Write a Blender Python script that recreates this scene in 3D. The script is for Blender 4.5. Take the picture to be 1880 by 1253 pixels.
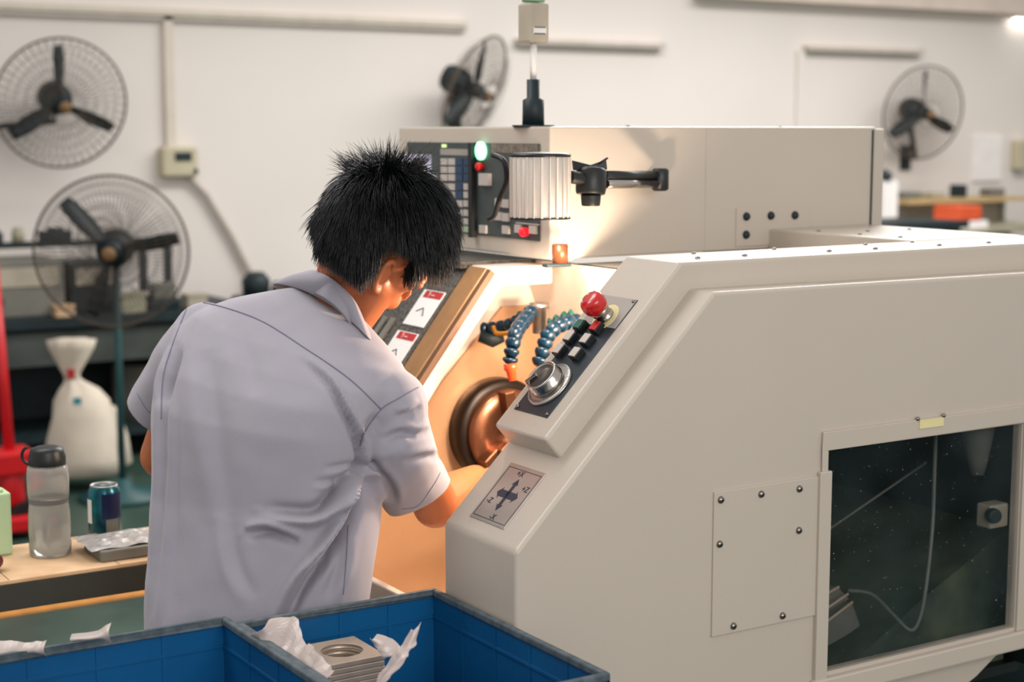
import bpy, bmesh, math, random
import numpy as np
from mathutils import Vector, Matrix, noise
from mathutils.bvhtree import BVHTree

random.seed(7)
for o in list(bpy.data.objects): bpy.data.objects.remove(o)
SC = bpy.context.scene
COL = SC.collection
PI = math.pi

# ------------------------------------------------------------------ camera
FPX, CX, CY, EYE = 2960.0, 940.0, 626.5, 1.62
PITCH = math.atan((CY - 240) / FPX)
YAW = math.radians(57.907)                      # the machine's long side runs along +X, this far right of the view
FH = Vector((math.cos(YAW), math.sin(YAW), 0)); RT = Vector((math.sin(YAW), -math.cos(YAW), 0)); UPZ = Vector((0, 0, 1))
FW = FH * math.cos(PITCH) - UPZ * math.sin(PITCH)
CU = UPZ * math.cos(PITCH) + FH * math.sin(PITCH)
CAM = Vector((0, 0, EYE))
cd = bpy.data.cameras.new('camera'); cam = bpy.data.objects.new('camera', cd); COL.objects.link(cam)
cam.matrix_world = Matrix.Translation(CAM) @ Matrix((RT, CU, -FW)).transposed().to_4x4()
cd.sensor_width = 36; cd.lens = 36 * FPX / 1880
cd.dof.use_dof = True; cd.dof.focus_distance = 2.58; cd.dof.aperture_fstop = 3.6
cd.clip_start = 0.05
SC.camera = cam

# ------------------------------------------------------------------ light
W = bpy.data.worlds.new('world'); SC.world = W; W.use_nodes = True
W.node_tree.nodes['Background'].inputs[0].default_value = (1.0, 0.963, 0.935, 1)
W.node_tree.nodes['Background'].inputs[1].default_value = 0.68
def area(name, loc, size, power, col, rot=(0, 0, 0)):
    l = bpy.data.lights.new(name, 'AREA'); l.shape = 'RECTANGLE'; l.size, l.size_y = size; l.energy = power; l.color = col
    o = bpy.data.objects.new(name, l); o.location = loc; o.rotation_euler = rot; COL.objects.link(o); return o
area('ceiling_light', (0.2, 3.6, 3.6), (2.4, 1.2), 64, (1.0, 0.963, 0.935))
area('ceiling_light', (6.0, 5.6, 3.9), (5.0, 1.6), 400, (1.0, 0.963, 0.94), (math.radians(-18), 0, 0))
area('front_fill', (0.6, -2.2, 2.6), (3.0, 1.6), 105, (1.0, 0.963, 0.94), (math.radians(68), 0, 0))  # unseen fill added behind the camera to lift the sides facing it
SC.view_settings.view_transform = 'Standard'; SC.view_settings.look = 'None'
SC.view_settings.gamma = 1; SC.view_settings.use_curve_mapping = False
SC.view_settings.exposure = 0.0

def at(px, py, d):
    return CAM + (FW + RT * ((px - CX) / FPX) - CU * ((py - CY) / FPX)) * d
def rdz(v):                                      # lateral, depth, height -> world
    return RT * v[0] + FH * v[1] + UPZ * v[2]

# ------------------------------------------------------------------ materials
def lin(h):
    c = [int(h[i:i + 2], 16) / 255 for i in (0, 2, 4)]
    return tuple((x / 12.92 if x <= .04045 else ((x + .055) / 1.055) ** 2.4) for x in c) + (1,)
MATS = {}
def mat(name, col, rough=.5, metal=0, var=.06, vscale=8, bump=0, bscale=200, spec=.5, sss=0, coat=0, trans=0, emit=None, estr=0, alpha=1, col2=None, ior=1.45, sharp=False, bdist=.001):
    if name in MATS: return MATS[name]
    m = bpy.data.materials.new(name); m.use_nodes = True; nt = m.node_tree; N = nt.nodes; L = nt.links
    b = N['Principled BSDF']; c = lin(col) if isinstance(col, str) else col
    b.inputs['Roughness'].default_value = rough; b.inputs['Metallic'].default_value = metal
    b.inputs['Specular IOR Level'].default_value = spec; b.inputs['IOR'].default_value = ior
    if sss:
        b.inputs['Subsurface Weight'].default_value = sss; b.inputs['Subsurface Radius'].default_value = (.012, .005, .003); b.inputs['Subsurface Scale'].default_value = 1
    if coat: b.inputs['Coat Weight'].default_value = coat; b.inputs['Coat Roughness'].default_value = .15
    if trans: b.inputs['Transmission Weight'].default_value = trans
    if alpha < 1: b.inputs['Alpha'].default_value = alpha
    if emit: b.inputs['Emission Color'].default_value = lin(emit); b.inputs['Emission Strength'].default_value = estr
    tc = N.new('ShaderNodeTexCoord')
    n = N.new('ShaderNodeTexNoise'); n.inputs['Scale'].default_value = vscale; n.inputs['Detail'].default_value = 5
    L.new(tc.outputs['Object'], n.inputs['Vector'])
    r = N.new('ShaderNodeValToRGB'); L.new(n.outputs['Fac'], r.inputs['Fac'])
    e = r.color_ramp.elements
    e[0].position, e[1].position = (.46, .54) if sharp else (.3, .7)
    c2 = (lin(col2) if col2 else tuple(min(1, x * (1 + var)) for x in c[:3]) + (1,))
    e[0].color = tuple(x * (1 - var) for x in c[:3]) + (1,); e[1].color = c2
    L.new(r.outputs['Color'], b.inputs['Base Color'])
    if bump:
        n2 = N.new('ShaderNodeTexNoise'); n2.inputs['Scale'].default_value = bscale; n2.inputs['Detail'].default_value = 3
        L.new(tc.outputs['Object'], n2.inputs['Vector'])
        bp = N.new('ShaderNodeBump'); bp.inputs['Strength'].default_value = bump; bp.inputs['Distance'].default_value = bdist
        L.new(n2.outputs['Fac'], bp.inputs['Height']); L.new(bp.outputs['Normal'], b.inputs['Normal'])
    MATS[name] = m; return m

M_paint = mat('machine_cream_paint', 'bbb1a4', .38, var=.02, vscale=3, bump=.18, bscale=420, coat=.15)
M_paint2 = mat('machine_inner_paint', 'd9cdc0', .42, var=.06, vscale=6, bump=.15, bscale=200)
M_wall = mat('wall_plaster', 'dfd8d1', .9, var=.025, vscale=1.3, bump=.2, bscale=40, spec=.2)
M_trim = mat('trim_paint', 'd3cabb', .7, var=.05)
M_trim_d = mat('trim_shadow_grey', 'c2b9ae', .8)
M_floor = mat('green_epoxy_floor', '2c423b', .35, var=.2, vscale=3, bump=.1, bscale=60, col2='3c5348')
M_line = mat('orange_floor_paint', 'b97c38', .6, var=.15, vscale=20)
M_dark = mat('dark_teal_metal', '16262a', .55, var=.3, vscale=15)
M_black = mat('black_plastic', '14181a', .42, var=.1)
M_fan = mat('fan_dark_enamel', '0f2024', .55, var=.1)
M_wire = mat('fan_wire', '62584f', .6, metal=.3)
M_pole = mat('teal_pole_paint', '1f4a4c', .5)
M_steel = mat('brushed_steel', 'a8a49e', .35, metal=.9, var=.12, vscale=60)
M_chrome = mat('chrome', 'b5afa8', .2, metal=1, var=.02)
M_screw = mat('screw_steel', '8b8680', .25, metal=1, var=.1)
M_plate = mat('steel_plate_bare', 'b3a393', .42, metal=.5, var=.12, vscale=30, bump=.1, bscale=300)
M_panel = mat('panel_blue_black', '222b33', .4, var=.08)
M_panel_g = mat('panel_grey', '9c968f', .45, var=.04)
M_red = mat('red_plastic', 'c01c1a', .22, coat=.5, var=.03)
M_redlit = mat('red_button', 'c4131b', .3)
M_green_b = mat('green_button', '1c5a4c', .3)
M_btn = mat('beige_button', 'c2b9af', .4, var=.03)
M_yel = mat('yellow_ring', 'd9cf9a', .6, var=.05)
M_glass_d = mat('smoky_window_glass', '3b4a4a', .05, trans=.0, alpha=.18, spec=.5, var=.2)
M_blue = mat('blue_crate_plastic', '0a4c7d', .36, var=.1, vscale=5, bump=.2, bscale=250, col2='0b5789')
M_rim = mat('worn_crate_rim', '45555f', .6, var=.3, vscale=60, col2='5b666b')
M_film = mat('plastic_film', 'cbbdb6', .3, var=.04, bump=.3, bscale=90, alpha=.68, spec=.6)
M_wood = mat('bench_plywood', 'c5a079', .6, var=.12, vscale=14, col2='d6b792')
M_woodd = mat('bench_edge', '2e2f2a', .7)
M_skin = mat('skin', 'a8603a', .48, var=.05, vscale=25, sss=.12, bump=.1, bscale=500)
M_hair = mat('black_hair', '0b0e11', .34, var=.2, vscale=40, spec=.45)
M_navy = mat('navy_trousers', '20242e', .85)
M_shoe = mat('black_shoe', '15151a', .5)
M_sole = mat('shoe_sole', '8c8880', .7)
M_copper = mat('brown_chuck_steel', '7d5540', .3, metal=.8, var=.3, vscale=12)
M_ringd = mat('chuck_dark_ring', '1c120d', .4, metal=.4)
M_hose = mat('blue_coolant_hose', '031e2e', .3, spec=.35)
M_hose_g = mat('teal_coolant_hose', '0f5a50', .3, spec=.35)
M_orange = mat('orange_nozzle', 'd8481f', .35)
M_brass = mat('brass', 'b8863c', .3, metal=.9)
M_white = mat('white_sticker', 'dcdcda', .4, var=.02)
M_redp = mat('sticker_red', 'a81e1e', .5)
M_ink = mat('navy_ink', '1b2236', .5, var=.05)
M_label = mat('label_silver', 'a19890', .32, metal=.5, var=.08, vscale=20)
M_speck = mat('oily_speckled_steel', '3f3f3c', .25, metal=.5, var=.35, vscale=160, col2='77746e')
M_lampw = mat('lamp_housing_white', 'cfc6bc', .45, var=.03)
M_screen = mat('lavender_screen', 'b9b8d0', .3, emit='b9b8d0', estr=.35)
M_key = mat('key_grey', 'b3aca6', .5, var=.04)
M_keyb = mat('key_blue', '27405f', .5, var=.1)
M_glow_g = mat('green_lamp_lens', 'a8ffd0', .3, emit='8dffc0', estr=2.2)
M_glow_r = mat('red_lamp_lens', 'd01a28', .3, emit='ff2030', estr=.8)
M_glow_l = mat('small_led', 'c8e0a0', .3, emit='c8e890', estr=.7)
M_bulb = mat('warm_bulb', 'ffd9a0', .3, emit='ffc47a', estr=30)
M_tube = mat('fluorescent_tube', 'ffffff', .3, emit='fffaf2', estr=5)
M_sack = mat('woven_white_sack', 'cfc5b4', .8, var=.08, vscale=10, bump=.5, bscale=120)
M_tealp = mat('teal_print', '2a7f8c', .6)
M_jackred = mat('red_paint', 'c4141c', .4, var=.1)
M_beige = mat('beige_machine', 'a89f8e', .6, var=.1)
M_greybox = mat('grey_machine', '6c6b63', .6, var=.2, vscale=6)
M_olive = mat('olive_machine', '9a9680', .6, var=.15)
M_orangebox = mat('orange_box', 'd4552c', .5)
M_bottle = mat('clear_bottle', 'e9e7e1', .14, trans=.82, var=.01, ior=1.2)
M_water = mat('water', 'e6e8e4', .1, trans=.85, var=.01, ior=1.12)
M_canb = mat('can_teal_foil', '0a3350', .25, metal=.5, var=.3, vscale=30, col2='156c78')
M_cann = mat('can_navy', '1d2448', .3, metal=.4)
M_mint = mat('mint_carton', 'b4cda0', .5)
M_maroon = mat('maroon_plastic', '551820', .4)
M_led = mat('tower_green', '8fbf98', .4)
M_switch = mat('switch_cream', 'bdb59a', .6)
M_paper = mat('white_paper', 'ece8e4', .6)

# fabric
def fabric():
    m = mat('lavender_grey_shirt', '98949e', .82, var=.03, vscale=4, spec=.2)
    nt = m.node_tree; N = nt.nodes; L = nt.links; b = N['Principled BSDF']
    b.inputs['Sheen Weight'].default_value = .25
    tc = N['Texture Coordinate'] if 'Texture Coordinate' in N else N.new('ShaderNodeTexCoord')
    hs = []
    for ax in ((1500, 1500, 160), (160, 160, 1500)):
        mp = N.new('ShaderNodeMapping'); mp.inputs['Scale'].default_value = ax
        n = N.new('ShaderNodeTexNoise'); n.inputs['Scale'].default_value = 1; n.inputs['Detail'].default_value = 2
        L.new(tc.outputs['Object'], mp.inputs['Vector']); L.new(mp.outputs[0], n.inputs['Vector']); hs.append(n)
    a = N.new('ShaderNodeMath'); a.operation = 'ADD'; L.new(hs[0].outputs['Fac'], a.inputs[0]); L.new(hs[1].outputs['Fac'], a.inputs[1])
    bp = N.new('ShaderNodeBump'); bp.inputs['Strength'].default_value = .35; bp.inputs['Distance'].default_value = .0006
    L.new(a.outputs[0], bp.inputs['Height']); L.new(bp.outputs['Normal'], b.inputs['Normal'])
    return m
M_shirt = fabric()
M_seam = mat('shirt_seam', '77768a', .9, var=.05)
# dirty glass: speckled alpha
def dirty_glass():
    m = bpy.data.materials.new('dirty_glass'); m.use_nodes = True; N = m.node_tree.nodes; L = m.node_tree.links
    b = N['Principled BSDF']; b.inputs['Roughness'].default_value = .12; b.inputs['Base Color'].default_value = lin('8d958d')
    mixc = N.new('ShaderNodeMix'); mixc.data_type = 'RGBA'; mixc.inputs['A'].default_value = lin('323f40'); mixc.inputs['B'].default_value = lin('b9beb4')
    tc = N.new('ShaderNodeTexCoord')
    v = N.new('ShaderNodeTexNoise'); v.inputs['Scale'].default_value = 190; v.inputs['Detail'].default_value = 2
    L.new(tc.outputs['Object'], v.inputs['Vector'])
    r = N.new('ShaderNodeValToRGB'); r.color_ramp.elements[0].position = .70; r.color_ramp.elements[0].color = (0, 0, 0, 1); r.color_ramp.elements[1].position = .78; r.color_ramp.elements[1].color = (.7, .7, .7, 1)
    L.new(v.outputs['Fac'], r.inputs['Fac'])
    n = N.new('ShaderNodeTexNoise'); n.inputs['Scale'].default_value = 7; n.inputs['Detail'].default_value = 6
    L.new(tc.outputs['Object'], n.inputs['Vector'])
    L.new(r.outputs['Color'], mixc.inputs['Factor']); L.new(mixc.outputs['Result'], b.inputs['Base Color'])
    r2 = N.new('ShaderNodeValToRGB'); r2.color_ramp.elements[0].position = .35; r2.color_ramp.elements[0].color = (.08, .08, .08, 1); r2.color_ramp.elements[1].position = .75; r2.color_ramp.elements[1].color = (.30, .30, .30, 1)
    L.new(n.outputs['Fac'], r2.inputs['Fac'])
    a = N.new('ShaderNodeMath'); a.operation = 'ADD'; a.use_clamp = True
    L.new(r.outputs['Color'], a.inputs[0]); L.new(r2.outputs['Color'], a.inputs[1]); L.new(a.outputs[0], b.inputs['Alpha'])
    return m
M_dirty = dirty_glass()

# ------------------------------------------------------------------ helpers
def setp(o, label=None, cat=None, group=None, kind=None):
    for k, v in (('label', label), ('category', cat), ('group', group), ('kind', kind)):
        if v: o[k] = v
    return o
ORG = {}
def thing(name, label, cat, loc=(0, 0, 0), group=None):
    o = bpy.data.objects.new(name, None); COL.objects.link(o); o.location = loc; o.empty_display_size = .05
    ORG[o.name] = Vector(loc); return setp(o, label, cat, group)

def frame_of(z, x=None):
    z = Vector(z).normalized()
    if x is None: x = Vector((0, 0, 1)) if abs(z.z) < .9 else Vector((1, 0, 0))
    x = Vector(x); x = (x - z * x.dot(z)).normalized(); y = z.cross(x)
    return Matrix((x, y, z)).transposed()

class MB:
    def __init__(s): s.v = []; s.f = []; s.m = []; s.sm = []; s.cur = 0; s.smooth = False
    def add(s, vs, fs, smooth=None):
        k = len(s.v); s.v += [Vector(v) for v in vs]
        for f in fs: s.f.append([i + k for i in f]); s.m.append(s.cur); s.sm.append(s.smooth if smooth is None else smooth)
        return s
    def box(s, c, d, R=None):
        c = Vector(c); h = [x / 2 for x in d]; vs = []
        for x in (-1, 1):
            for y in (-1, 1):
                for z in (-1, 1):
                    p = Vector((x * h[0], y * h[1], z * h[2])); vs.append(c + (R @ p if R else p))
        return s.add(vs, [(0, 1, 3, 2), (4, 6, 7, 5), (0, 4, 5, 1), (2, 3, 7, 6), (0, 2, 6, 4), (1, 5, 7, 3)], False)
    def box2(s, a, b): 
        a = Vector(a); b = Vector(b); return s.box((a + b) / 2, [abs(x) for x in (b - a)])
    def prism(s, pts, ext):            # planar polygon extruded by vector ext
        n = len(pts); e = Vector(ext); vs = [Vector(p) for p in pts] + [Vector(p) + e for p in pts]
        return s.add(vs, [list(range(n))[::-1], list(range(n, 2 * n))] + [(i, (i + 1) % n, (i + 1) % n + n, i + n) for i in range(n)], False)
    def xz(s, poly, y0, y1): return s.prism([(p[0], y0, p[1]) for p in poly], (0, y1 - y0, 0))
    def tube(s, pts, r, n=8, cap=True, smooth=True, closed=False):
        pts = [Vector(p) for p in pts]; k = len(pts)
        rs = r if isinstance(r, (list, tuple)) else [r] * k
        vs = []; up = None
        for i, p in enumerate(pts):
            if closed: t = pts[(i + 1) % k] - pts[i - 1]
            else: t = pts[min(i + 1, k - 1)] - pts[max(i - 1, 0)]
            t = t.normalized() if t.length > 1e-9 else Vector((0, 0, 1))
            if up is None: up = frame_of(t).col[0]
            up = (up - t * up.dot(t)); up = up.normalized() if up.length > 1e-6 else frame_of(t).col[0]
            w = t.cross(up)
            for j in range(n):
                a = 2 * PI * j / n; vs.append(p + (up * math.cos(a) + w * math.sin(a)) * rs[i])
        fs = []
        for i in range(k if closed else k - 1):
            i2 = (i + 1) % k
            for j in range(n):
                fs.append((i * n + j, i * n + (j + 1) % n, i2 * n + (j + 1) % n, i2 * n + j))
        s.add(vs, fs, smooth)
        if cap and not closed:
            b = len(s.v) - len(vs)
            s.f.append([b + j for j in range(n)][::-1]); s.m.append(s.cur); s.sm.append(False)
            s.f.append([b + (k - 1) * n + j for j in range(n)]); s.m.append(s.cur); s.sm.append(False)
        return s
    def lathe(s, prof, o=(0, 0, 0), axis=(0, 0, 1), n=32, smooth=True, caps=True, closed=False):   # prof: (radius, height)
        R = frame_of(axis); o = Vector(o); vs = []
        for r, h in prof:
            for j in range(n):
                a = 2 * PI * j / n; vs.append(o + R @ Vector((r * math.cos(a), r * math.sin(a), h)))
        k = len(prof); fs = []
        for i in range(k if closed else k - 1):
            i2 = (i + 1) % k
            for j in range(n): fs.append((i * n + j, i * n + (j + 1) % n, i2 * n + (j + 1) % n, i2 * n + j))
        s.add(vs, fs, smooth)
        if caps and not closed:
            b = len(s.v) - len(vs)
            if prof[0][0] > 1e-6: s.f.append([b + j for j in range(n)][::-1]); s.m.append(s.cur); s.sm.append(False)
            if prof[-1][0] > 1e-6: s.f.append([b + (k - 1) * n + j for j in range(n)]); s.m.append(s.cur); s.sm.append(False)
        return s
    def ell(s, c, rad, R=None, n=16, m=10):
        c = Vector(c); vs = []; fs = []
        for i in range(m + 1):
            t = PI * i / m
            for j in range(n):
                a = 2 * PI * j / n
                p = Vector((rad[0] * math.sin(t) * math.cos(a), rad[1] * math.sin(t) * math.sin(a), rad[2] * math.cos(t)))
                vs.append(c + (R @ p if R else p))
        for i in range(m):
            for j in range(n): fs.append((i * n + j, (i + 1) * n + j, (i + 1) * n + (j + 1) % n, i * n + (j + 1) % n))
        return s.add(vs, fs, True)
    def cap(s, a, b, ra, rb, n=12):      # capsule
        a = Vector(a); b = Vector(b); t = (b - a); L = t.length; t.normalize(); pr = []
        for i in range(5): q = PI / 2 * i / 4; pr.append((max(ra * math.sin(q), 1e-5), -ra * math.cos(q)))
        for i in range(5): q = PI / 2 * i / 4; pr.append((max(rb * math.cos(q), 1e-5), L + rb * math.sin(q)))
        return s.lathe(pr, a, t, n)
    def rings(s, rl, smooth=True):
        n = len(rl[0]); vs = [v for r in rl for v in r]; fs = []
        for i in range(len(rl) - 1):
            for j in range(n): fs.append((i * n + j, i * n + (j + 1) % n, (i + 1) * n + (j + 1) % n, (i + 1) * n + j))
        fs.append(list(range(n))[::-1]); fs.append([(len(rl) - 1) * n + j for j in range(n)])
        return s.add(vs, fs, smooth)
    def mesh(s, name):
        me = bpy.data.meshes.new(name); me.from_pydata([tuple(v) for v in s.v], [], s.f)
        me.polygons.foreach_set('material_index', s.m); me.polygons.foreach_set('use_smooth', s.sm); me.update(); return me
    def build(s, name, mats, parent=None, bevel=0, fix=True, seg=2, org=None):
        if not isinstance(mats, (list, tuple)): mats = [mats]
        if parent is not None: o0 = ORG.get(parent.name, Vector())
        else:
            if org is None:
                xs = [v.x for v in s.v]; ys = [v.y for v in s.v]; zs = [v.z for v in s.v]
                org = Vector(((min(xs) + max(xs)) / 2, (min(ys) + max(ys)) / 2, min(zs)))
            o0 = Vector(org)
        s.v = [v - o0 for v in s.v]
        me = s.mesh(name)
        for m in mats: me.materials.append(m)
        if fix:
            bm = bmesh.new(); bm.from_mesh(me); bmesh.ops.remove_doubles(bm, verts=bm.verts, dist=1e-6)
            bmesh.ops.recalc_face_normals(bm, faces=bm.faces); bm.to_mesh(me); bm.free()
        o = bpy.data.objects.new(name, me); COL.objects.link(o)
        if parent is not None: o.parent = parent
        else: o.location = o0
        ORG[o.name] = o0
        if bevel:
            b = o.modifiers.new('bevel', 'BEVEL'); b.width = bevel; b.segments = seg; b.limit_method = 'ANGLE'; b.angle_limit = math.radians(35)
            b.harden_normals = False
        return o
def single(o, label, cat, group=None): return setp(o, label, cat, group)
def struct(mb, name, m, **k): o = mb.build(name, m, **k); o['kind'] = 'structure'; return o
def copy_tree(o, parent=None):
    c = o.copy(); COL.objects.link(c); ORG[c.name] = ORG.get(o.name, Vector())
    if parent: c.parent = parent
    for ch in list(o.children): copy_tree(ch, c)
    return c

# ------------------------------------------------------------------ the setting
WY = 8.35
struct(MB().box2((-4, -3, -.05), (16, WY + .2, 0)), 'floor', M_floor)
struct(MB().box2((-4, WY, 0), (16, WY + .2, 4.6)), 'wall_back', M_wall)
struct(MB().box2((-4, WY - .05, 2.225), (4.9, WY, 2.26)), 'trim_1', M_trim)         # cable trunking along the wall
struct(MB().box2((-4, WY - .035, 2.20), (4.9, WY, 2.222)), 'trim_shadow_2', M_trim_d)  # grey strip painted in as the thin shadow line under the trunking
struct(MB().box2((5.25, WY - .07, 2.14), (6.35, WY, 2.17)), 'trim_shadow_3', M_trim_d)  # grey strip standing for a shadow line on the wall
struct(MB().box2((7.55, WY - .07, 2.16), (8.65, WY, 2.19)), 'trim_shadow_4', M_trim_d)  # another wall shadow line, put in as a grey strip
struct(MB().box2((3.045, WY - .035, 1.52), (3.095, WY, 2.225)), 'trim_5', M_trim)      # vertical conduit down to the switch
struct(MB().box2((7.50, WY - .03, 0), (7.56, WY, 2.16)), 'trim_6', M_wall)
struct(MB().box2((6.6, WY - .12, 2.47), (16, WY, 2.62)), 'trim_8', mat('beam_paint', 'dacbbf', .8))
struct(MB().box2((-4, 5.34, .0005), (9, 5.44, .004)), 'trim_7', M_line)              # painted floor line
struct(MB().box2((-4, WY - .02, 0), (16, WY, .1)), 'baseboard_back', M_greybox)

# ------------------------------------------------------------------ CNC lathe
lathe = thing('cnc_lathe', 'cream enclosed metal-turning lathe with sloped front, side window and control panels', 'lathe', (1.25, 2.0, 0))
Y0, YB, YP, XF = 1.9786, 2.039, 2.19, 1.2475
# outer sheet of the near end, with the window opening and wrapped front edge
def near_sheet():
    bm = bmesh.new()
    P = dict(A=(XF, .1), B=(XF, .997), Cc=(1.617, 1.367), G=(1.866, .1), g=(1.866, .66), W1=(1.866, .697), W2=(1.866, 1.085), T2=(1.866, 1.366),
             T3=(2.35, 1.364), W3=(2.35, 1.085), W4=(2.35, .697), h=(2.35, .66), D=(2.60, 1.363), E=(2.60, .66))
    V = {k: bm.verts.new((x, Y0, z)) for k, (x, z) in P.items()}
    f1 = bm.faces.new([V[k] for k in ('A', 'G', 'g', 'W1', 'W2', 'T2', 'Cc', 'B')])
    f2 = bm.faces.new([V[k] for k in ('W2', 'W3', 'T3', 'T2')])
    f3 = bm.faces.new([V[k] for k in ('h', 'E', 'D', 'T3', 'W3', 'W4')])
    f4 = bm.faces.new([V[k] for k in ('g', 'h', 'W4', 'W1')])
    def ext(fs, d):
        r = bmesh.ops.extrude_face_region(bm, geom=fs)
        bmesh.ops.translate(bm, verts=[g for g in r['geom'] if isinstance(g, bmesh.types.BMVert)], vec=(0, d, 0))
        return [g for g in r['geom'] if isinstance(g, bmesh.types.BMFace)]
    front = [f1, f2, f3, f4]
    back = ext(front, .02)
    for f in [f for f in front if f.is_valid]: pass
    big = max(back, key=lambda f: (len(f.verts), -f.calc_center_median().x))
    big = [f for f in back if abs(min(v.co.x for v in f.verts) - XF) < 1e-4]
    r = bmesh.ops.extrude_face_region(bm, geom=big)
    bmesh.ops.translate(bm, verts=[g for g in r['geom'] if isinstance(g, bmesh.types.BMVert)], vec=(0, YP - Y0 - .02, 0))
    bmesh.ops.delete(bm, geom=[f for f in big if f.is_valid], context='FACES_ONLY')
    # if extrusion dropped the front faces rebuild them
    bm.verts.ensure_lookup_table()
    bmesh.ops.recalc_face_normals(bm, faces=bm.faces)
    names = ['A', 'B', 'Cc', 'T2', 'T3', 'D']
    pts = [Vector((P[k][0], Y0, P[k][1])) for k in names]
    es = []
    for e in bm.edges:
        a, b = e.verts[0].co, e.verts[1].co
        for p, q in zip(pts, pts[1:]):
            if ((a - p).length < 1e-5 and (b - q).length < 1e-5) or ((b - p).length < 1e-5 and (a - q).length < 1e-5): es.append(e)
        # the long edges along Y at the two bends of the front
        if abs(a.x - b.x) < 1e-5 and abs(a.z - b.z) < 1e-5 and any(abs(a.x - P[k][0]) < 1e-5 and abs(a.z - P[k][1]) < 1e-5 for k in ('B', 'Cc')): es.append(e)
    bmesh.ops.bevel(bm, geom=list(set(es)), offset=.006, segments=3, profile=.5, affect='EDGES')
    me = bpy.data.meshes.new('end_cover'); 
    for v in bm.verts: v.co -= ORG[lathe.name]
    bmesh.ops.recalc_face_normals(bm, faces=bm.faces)
    bm.to_mesh(me); bm.free(); me.materials.append(M_paint)
    o = bpy.data.objects.new('end_cover', me); COL.objects.link(o); o.parent = lathe; ORG[o.name] = ORG[lathe.name]; return o
end_cover = near_sheet()
# upper hood that carries the control panel
hood = MB().xz([(1.338, 1.148), (1.598, 1.411), (2.60, 1.412), (2.60, 1.34), (1.62, 1.34), (1.40, 1.12), (1.378, 1.104)], YB, YP).build('control_hood', M_paint, lathe, bevel=.006, seg=3)
MB().xz([(1.60, 1.335), (1.628, 1.3655), (2.598, 1.362), (2.598, 1.335)], Y0 + .012, YB + .01).build('ledge_strip', M_paint, lathe)
# little dome screws along the top rails
def dome(c, r, axis, mats=M_screw, parent=None, name='screw', cross=True):
    mb = MB(); mb.smooth = True
    mb.lathe([(r, 0), (r, r * .2), (r * .8, r * .6), (r * .35, r * .82), (1e-4, r * .85)], c, axis, 12)
    if cross:
        R = frame_of(axis); cc = Vector(c) + Vector(axis).normalized() * r * .84
        mb.cur = 1; mb.box(cc, (r * 1.0, r * .18, r * .08), R); mb.box(cc, (r * .18, r * 1.0, r * .08), R)
    return mb.build(name, [mats, M_black], parent)
for x in (1.66, 1.76, 1.95, 2.06, 2.22, 2.35, 2.47):
    dome((x, YB + .035, 1.412), .0045, (0, 0, 1), parent=hood, cross=False)
for x in (1.72, 1.90, 2.12, 2.24): dome((x, YP - .03, 1.412), .004, (0, 0, 1), parent=hood, cross=False)
# deck and the rail at the rear of the top opening
mb = MB(); mb.xz([(1.78, 1.34), (1.78, 1.36), (2.30, 1.36), (2.30, 1.34)], YP, 2.62); mb.build('top_deck', M_paint, lathe)
rail = MB().box2((2.27, YP - .01, 1.30), (2.57, 2.60, 1.414)).build('rear_rail', M_paint, lathe, bevel=.004)
MB().box2((2.575, YP, .62), (2.60, 3.2, 1.40)).build('end_sheet', M_paint, lathe, bevel=.003)
for y in (2.25, 2.36, 2.48): dome((2.30, y, 1.414), .0045, (0, 0, 1), parent=rail, cross=False)
for x in (2.38, 2.5): dome((x, 2.42, 1.414), .0045, (0, 0, 1), parent=rail, cross=False)
# lower body under the window: lip, recessed band and rising pan
lp = MB()
lp.xz([(1.866, .18), (1.866, .64), (2.85, .64), (2.85, .83), (2.60, .727), (2.295, .601), (2.05, .50), (1.95, .18)][:2] + [(2.36, .64), (2.295, .601), (2.05, .50), (1.95, .18)], Y0 + .035, Y0 + .06)
lp.build('lower_panel', M_paint, lathe, bevel=.003)
MB().box2((1.84, Y0 - .012, .655), (2.60, Y0 + .03, .690)).build('window_lip', M_paint, lathe, bevel=.004)
MB().box2((1.3, 2.05, 0), (2.2, 3.4, .18)).build('plinth', M_dark, lathe)
MB().box2((1.9, 2.25, .18), (2.5, 3.1, .6)).build('chip_bin', M_greybox, lathe, bevel=.01)
# window: frame rails, pane
wf = MB()
wf.box2((1.853, Y0 - .006, 1.087), (2.40, Y0 + .004, 1.119))
wf.box2((1.853, Y0 - .006, 1.03), (1.866, Y0 + .004, 1.087))
wf.box2((2.352, Y0 - .006, .69), (2.40, Y0 + .004, 1.087))
frame = wf.build('window_frame', M_paint, lathe, bevel=.0015)
MB().box2((1.845, Y0 - .010, .668), (1.872, Y0 + .002, 1.052)).build('guide_strip', M_paint, frame, bevel=.002)
MB().box2((2.076, Y0 - .0085, 1.103), (2.135, Y0 - .005, 1.118)).build('yellowed_tape', M_yel, frame)
for x in (2.073, 2.137): dome((x, Y0 - .006, 1.121), .004, (0, -1, 0), parent=frame, cross=False)
MB().box2((1.858, Y0 + .006, .69), (2.358, Y0 + .010, 1.092)).build('window_pane', M_dirty, frame)
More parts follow.
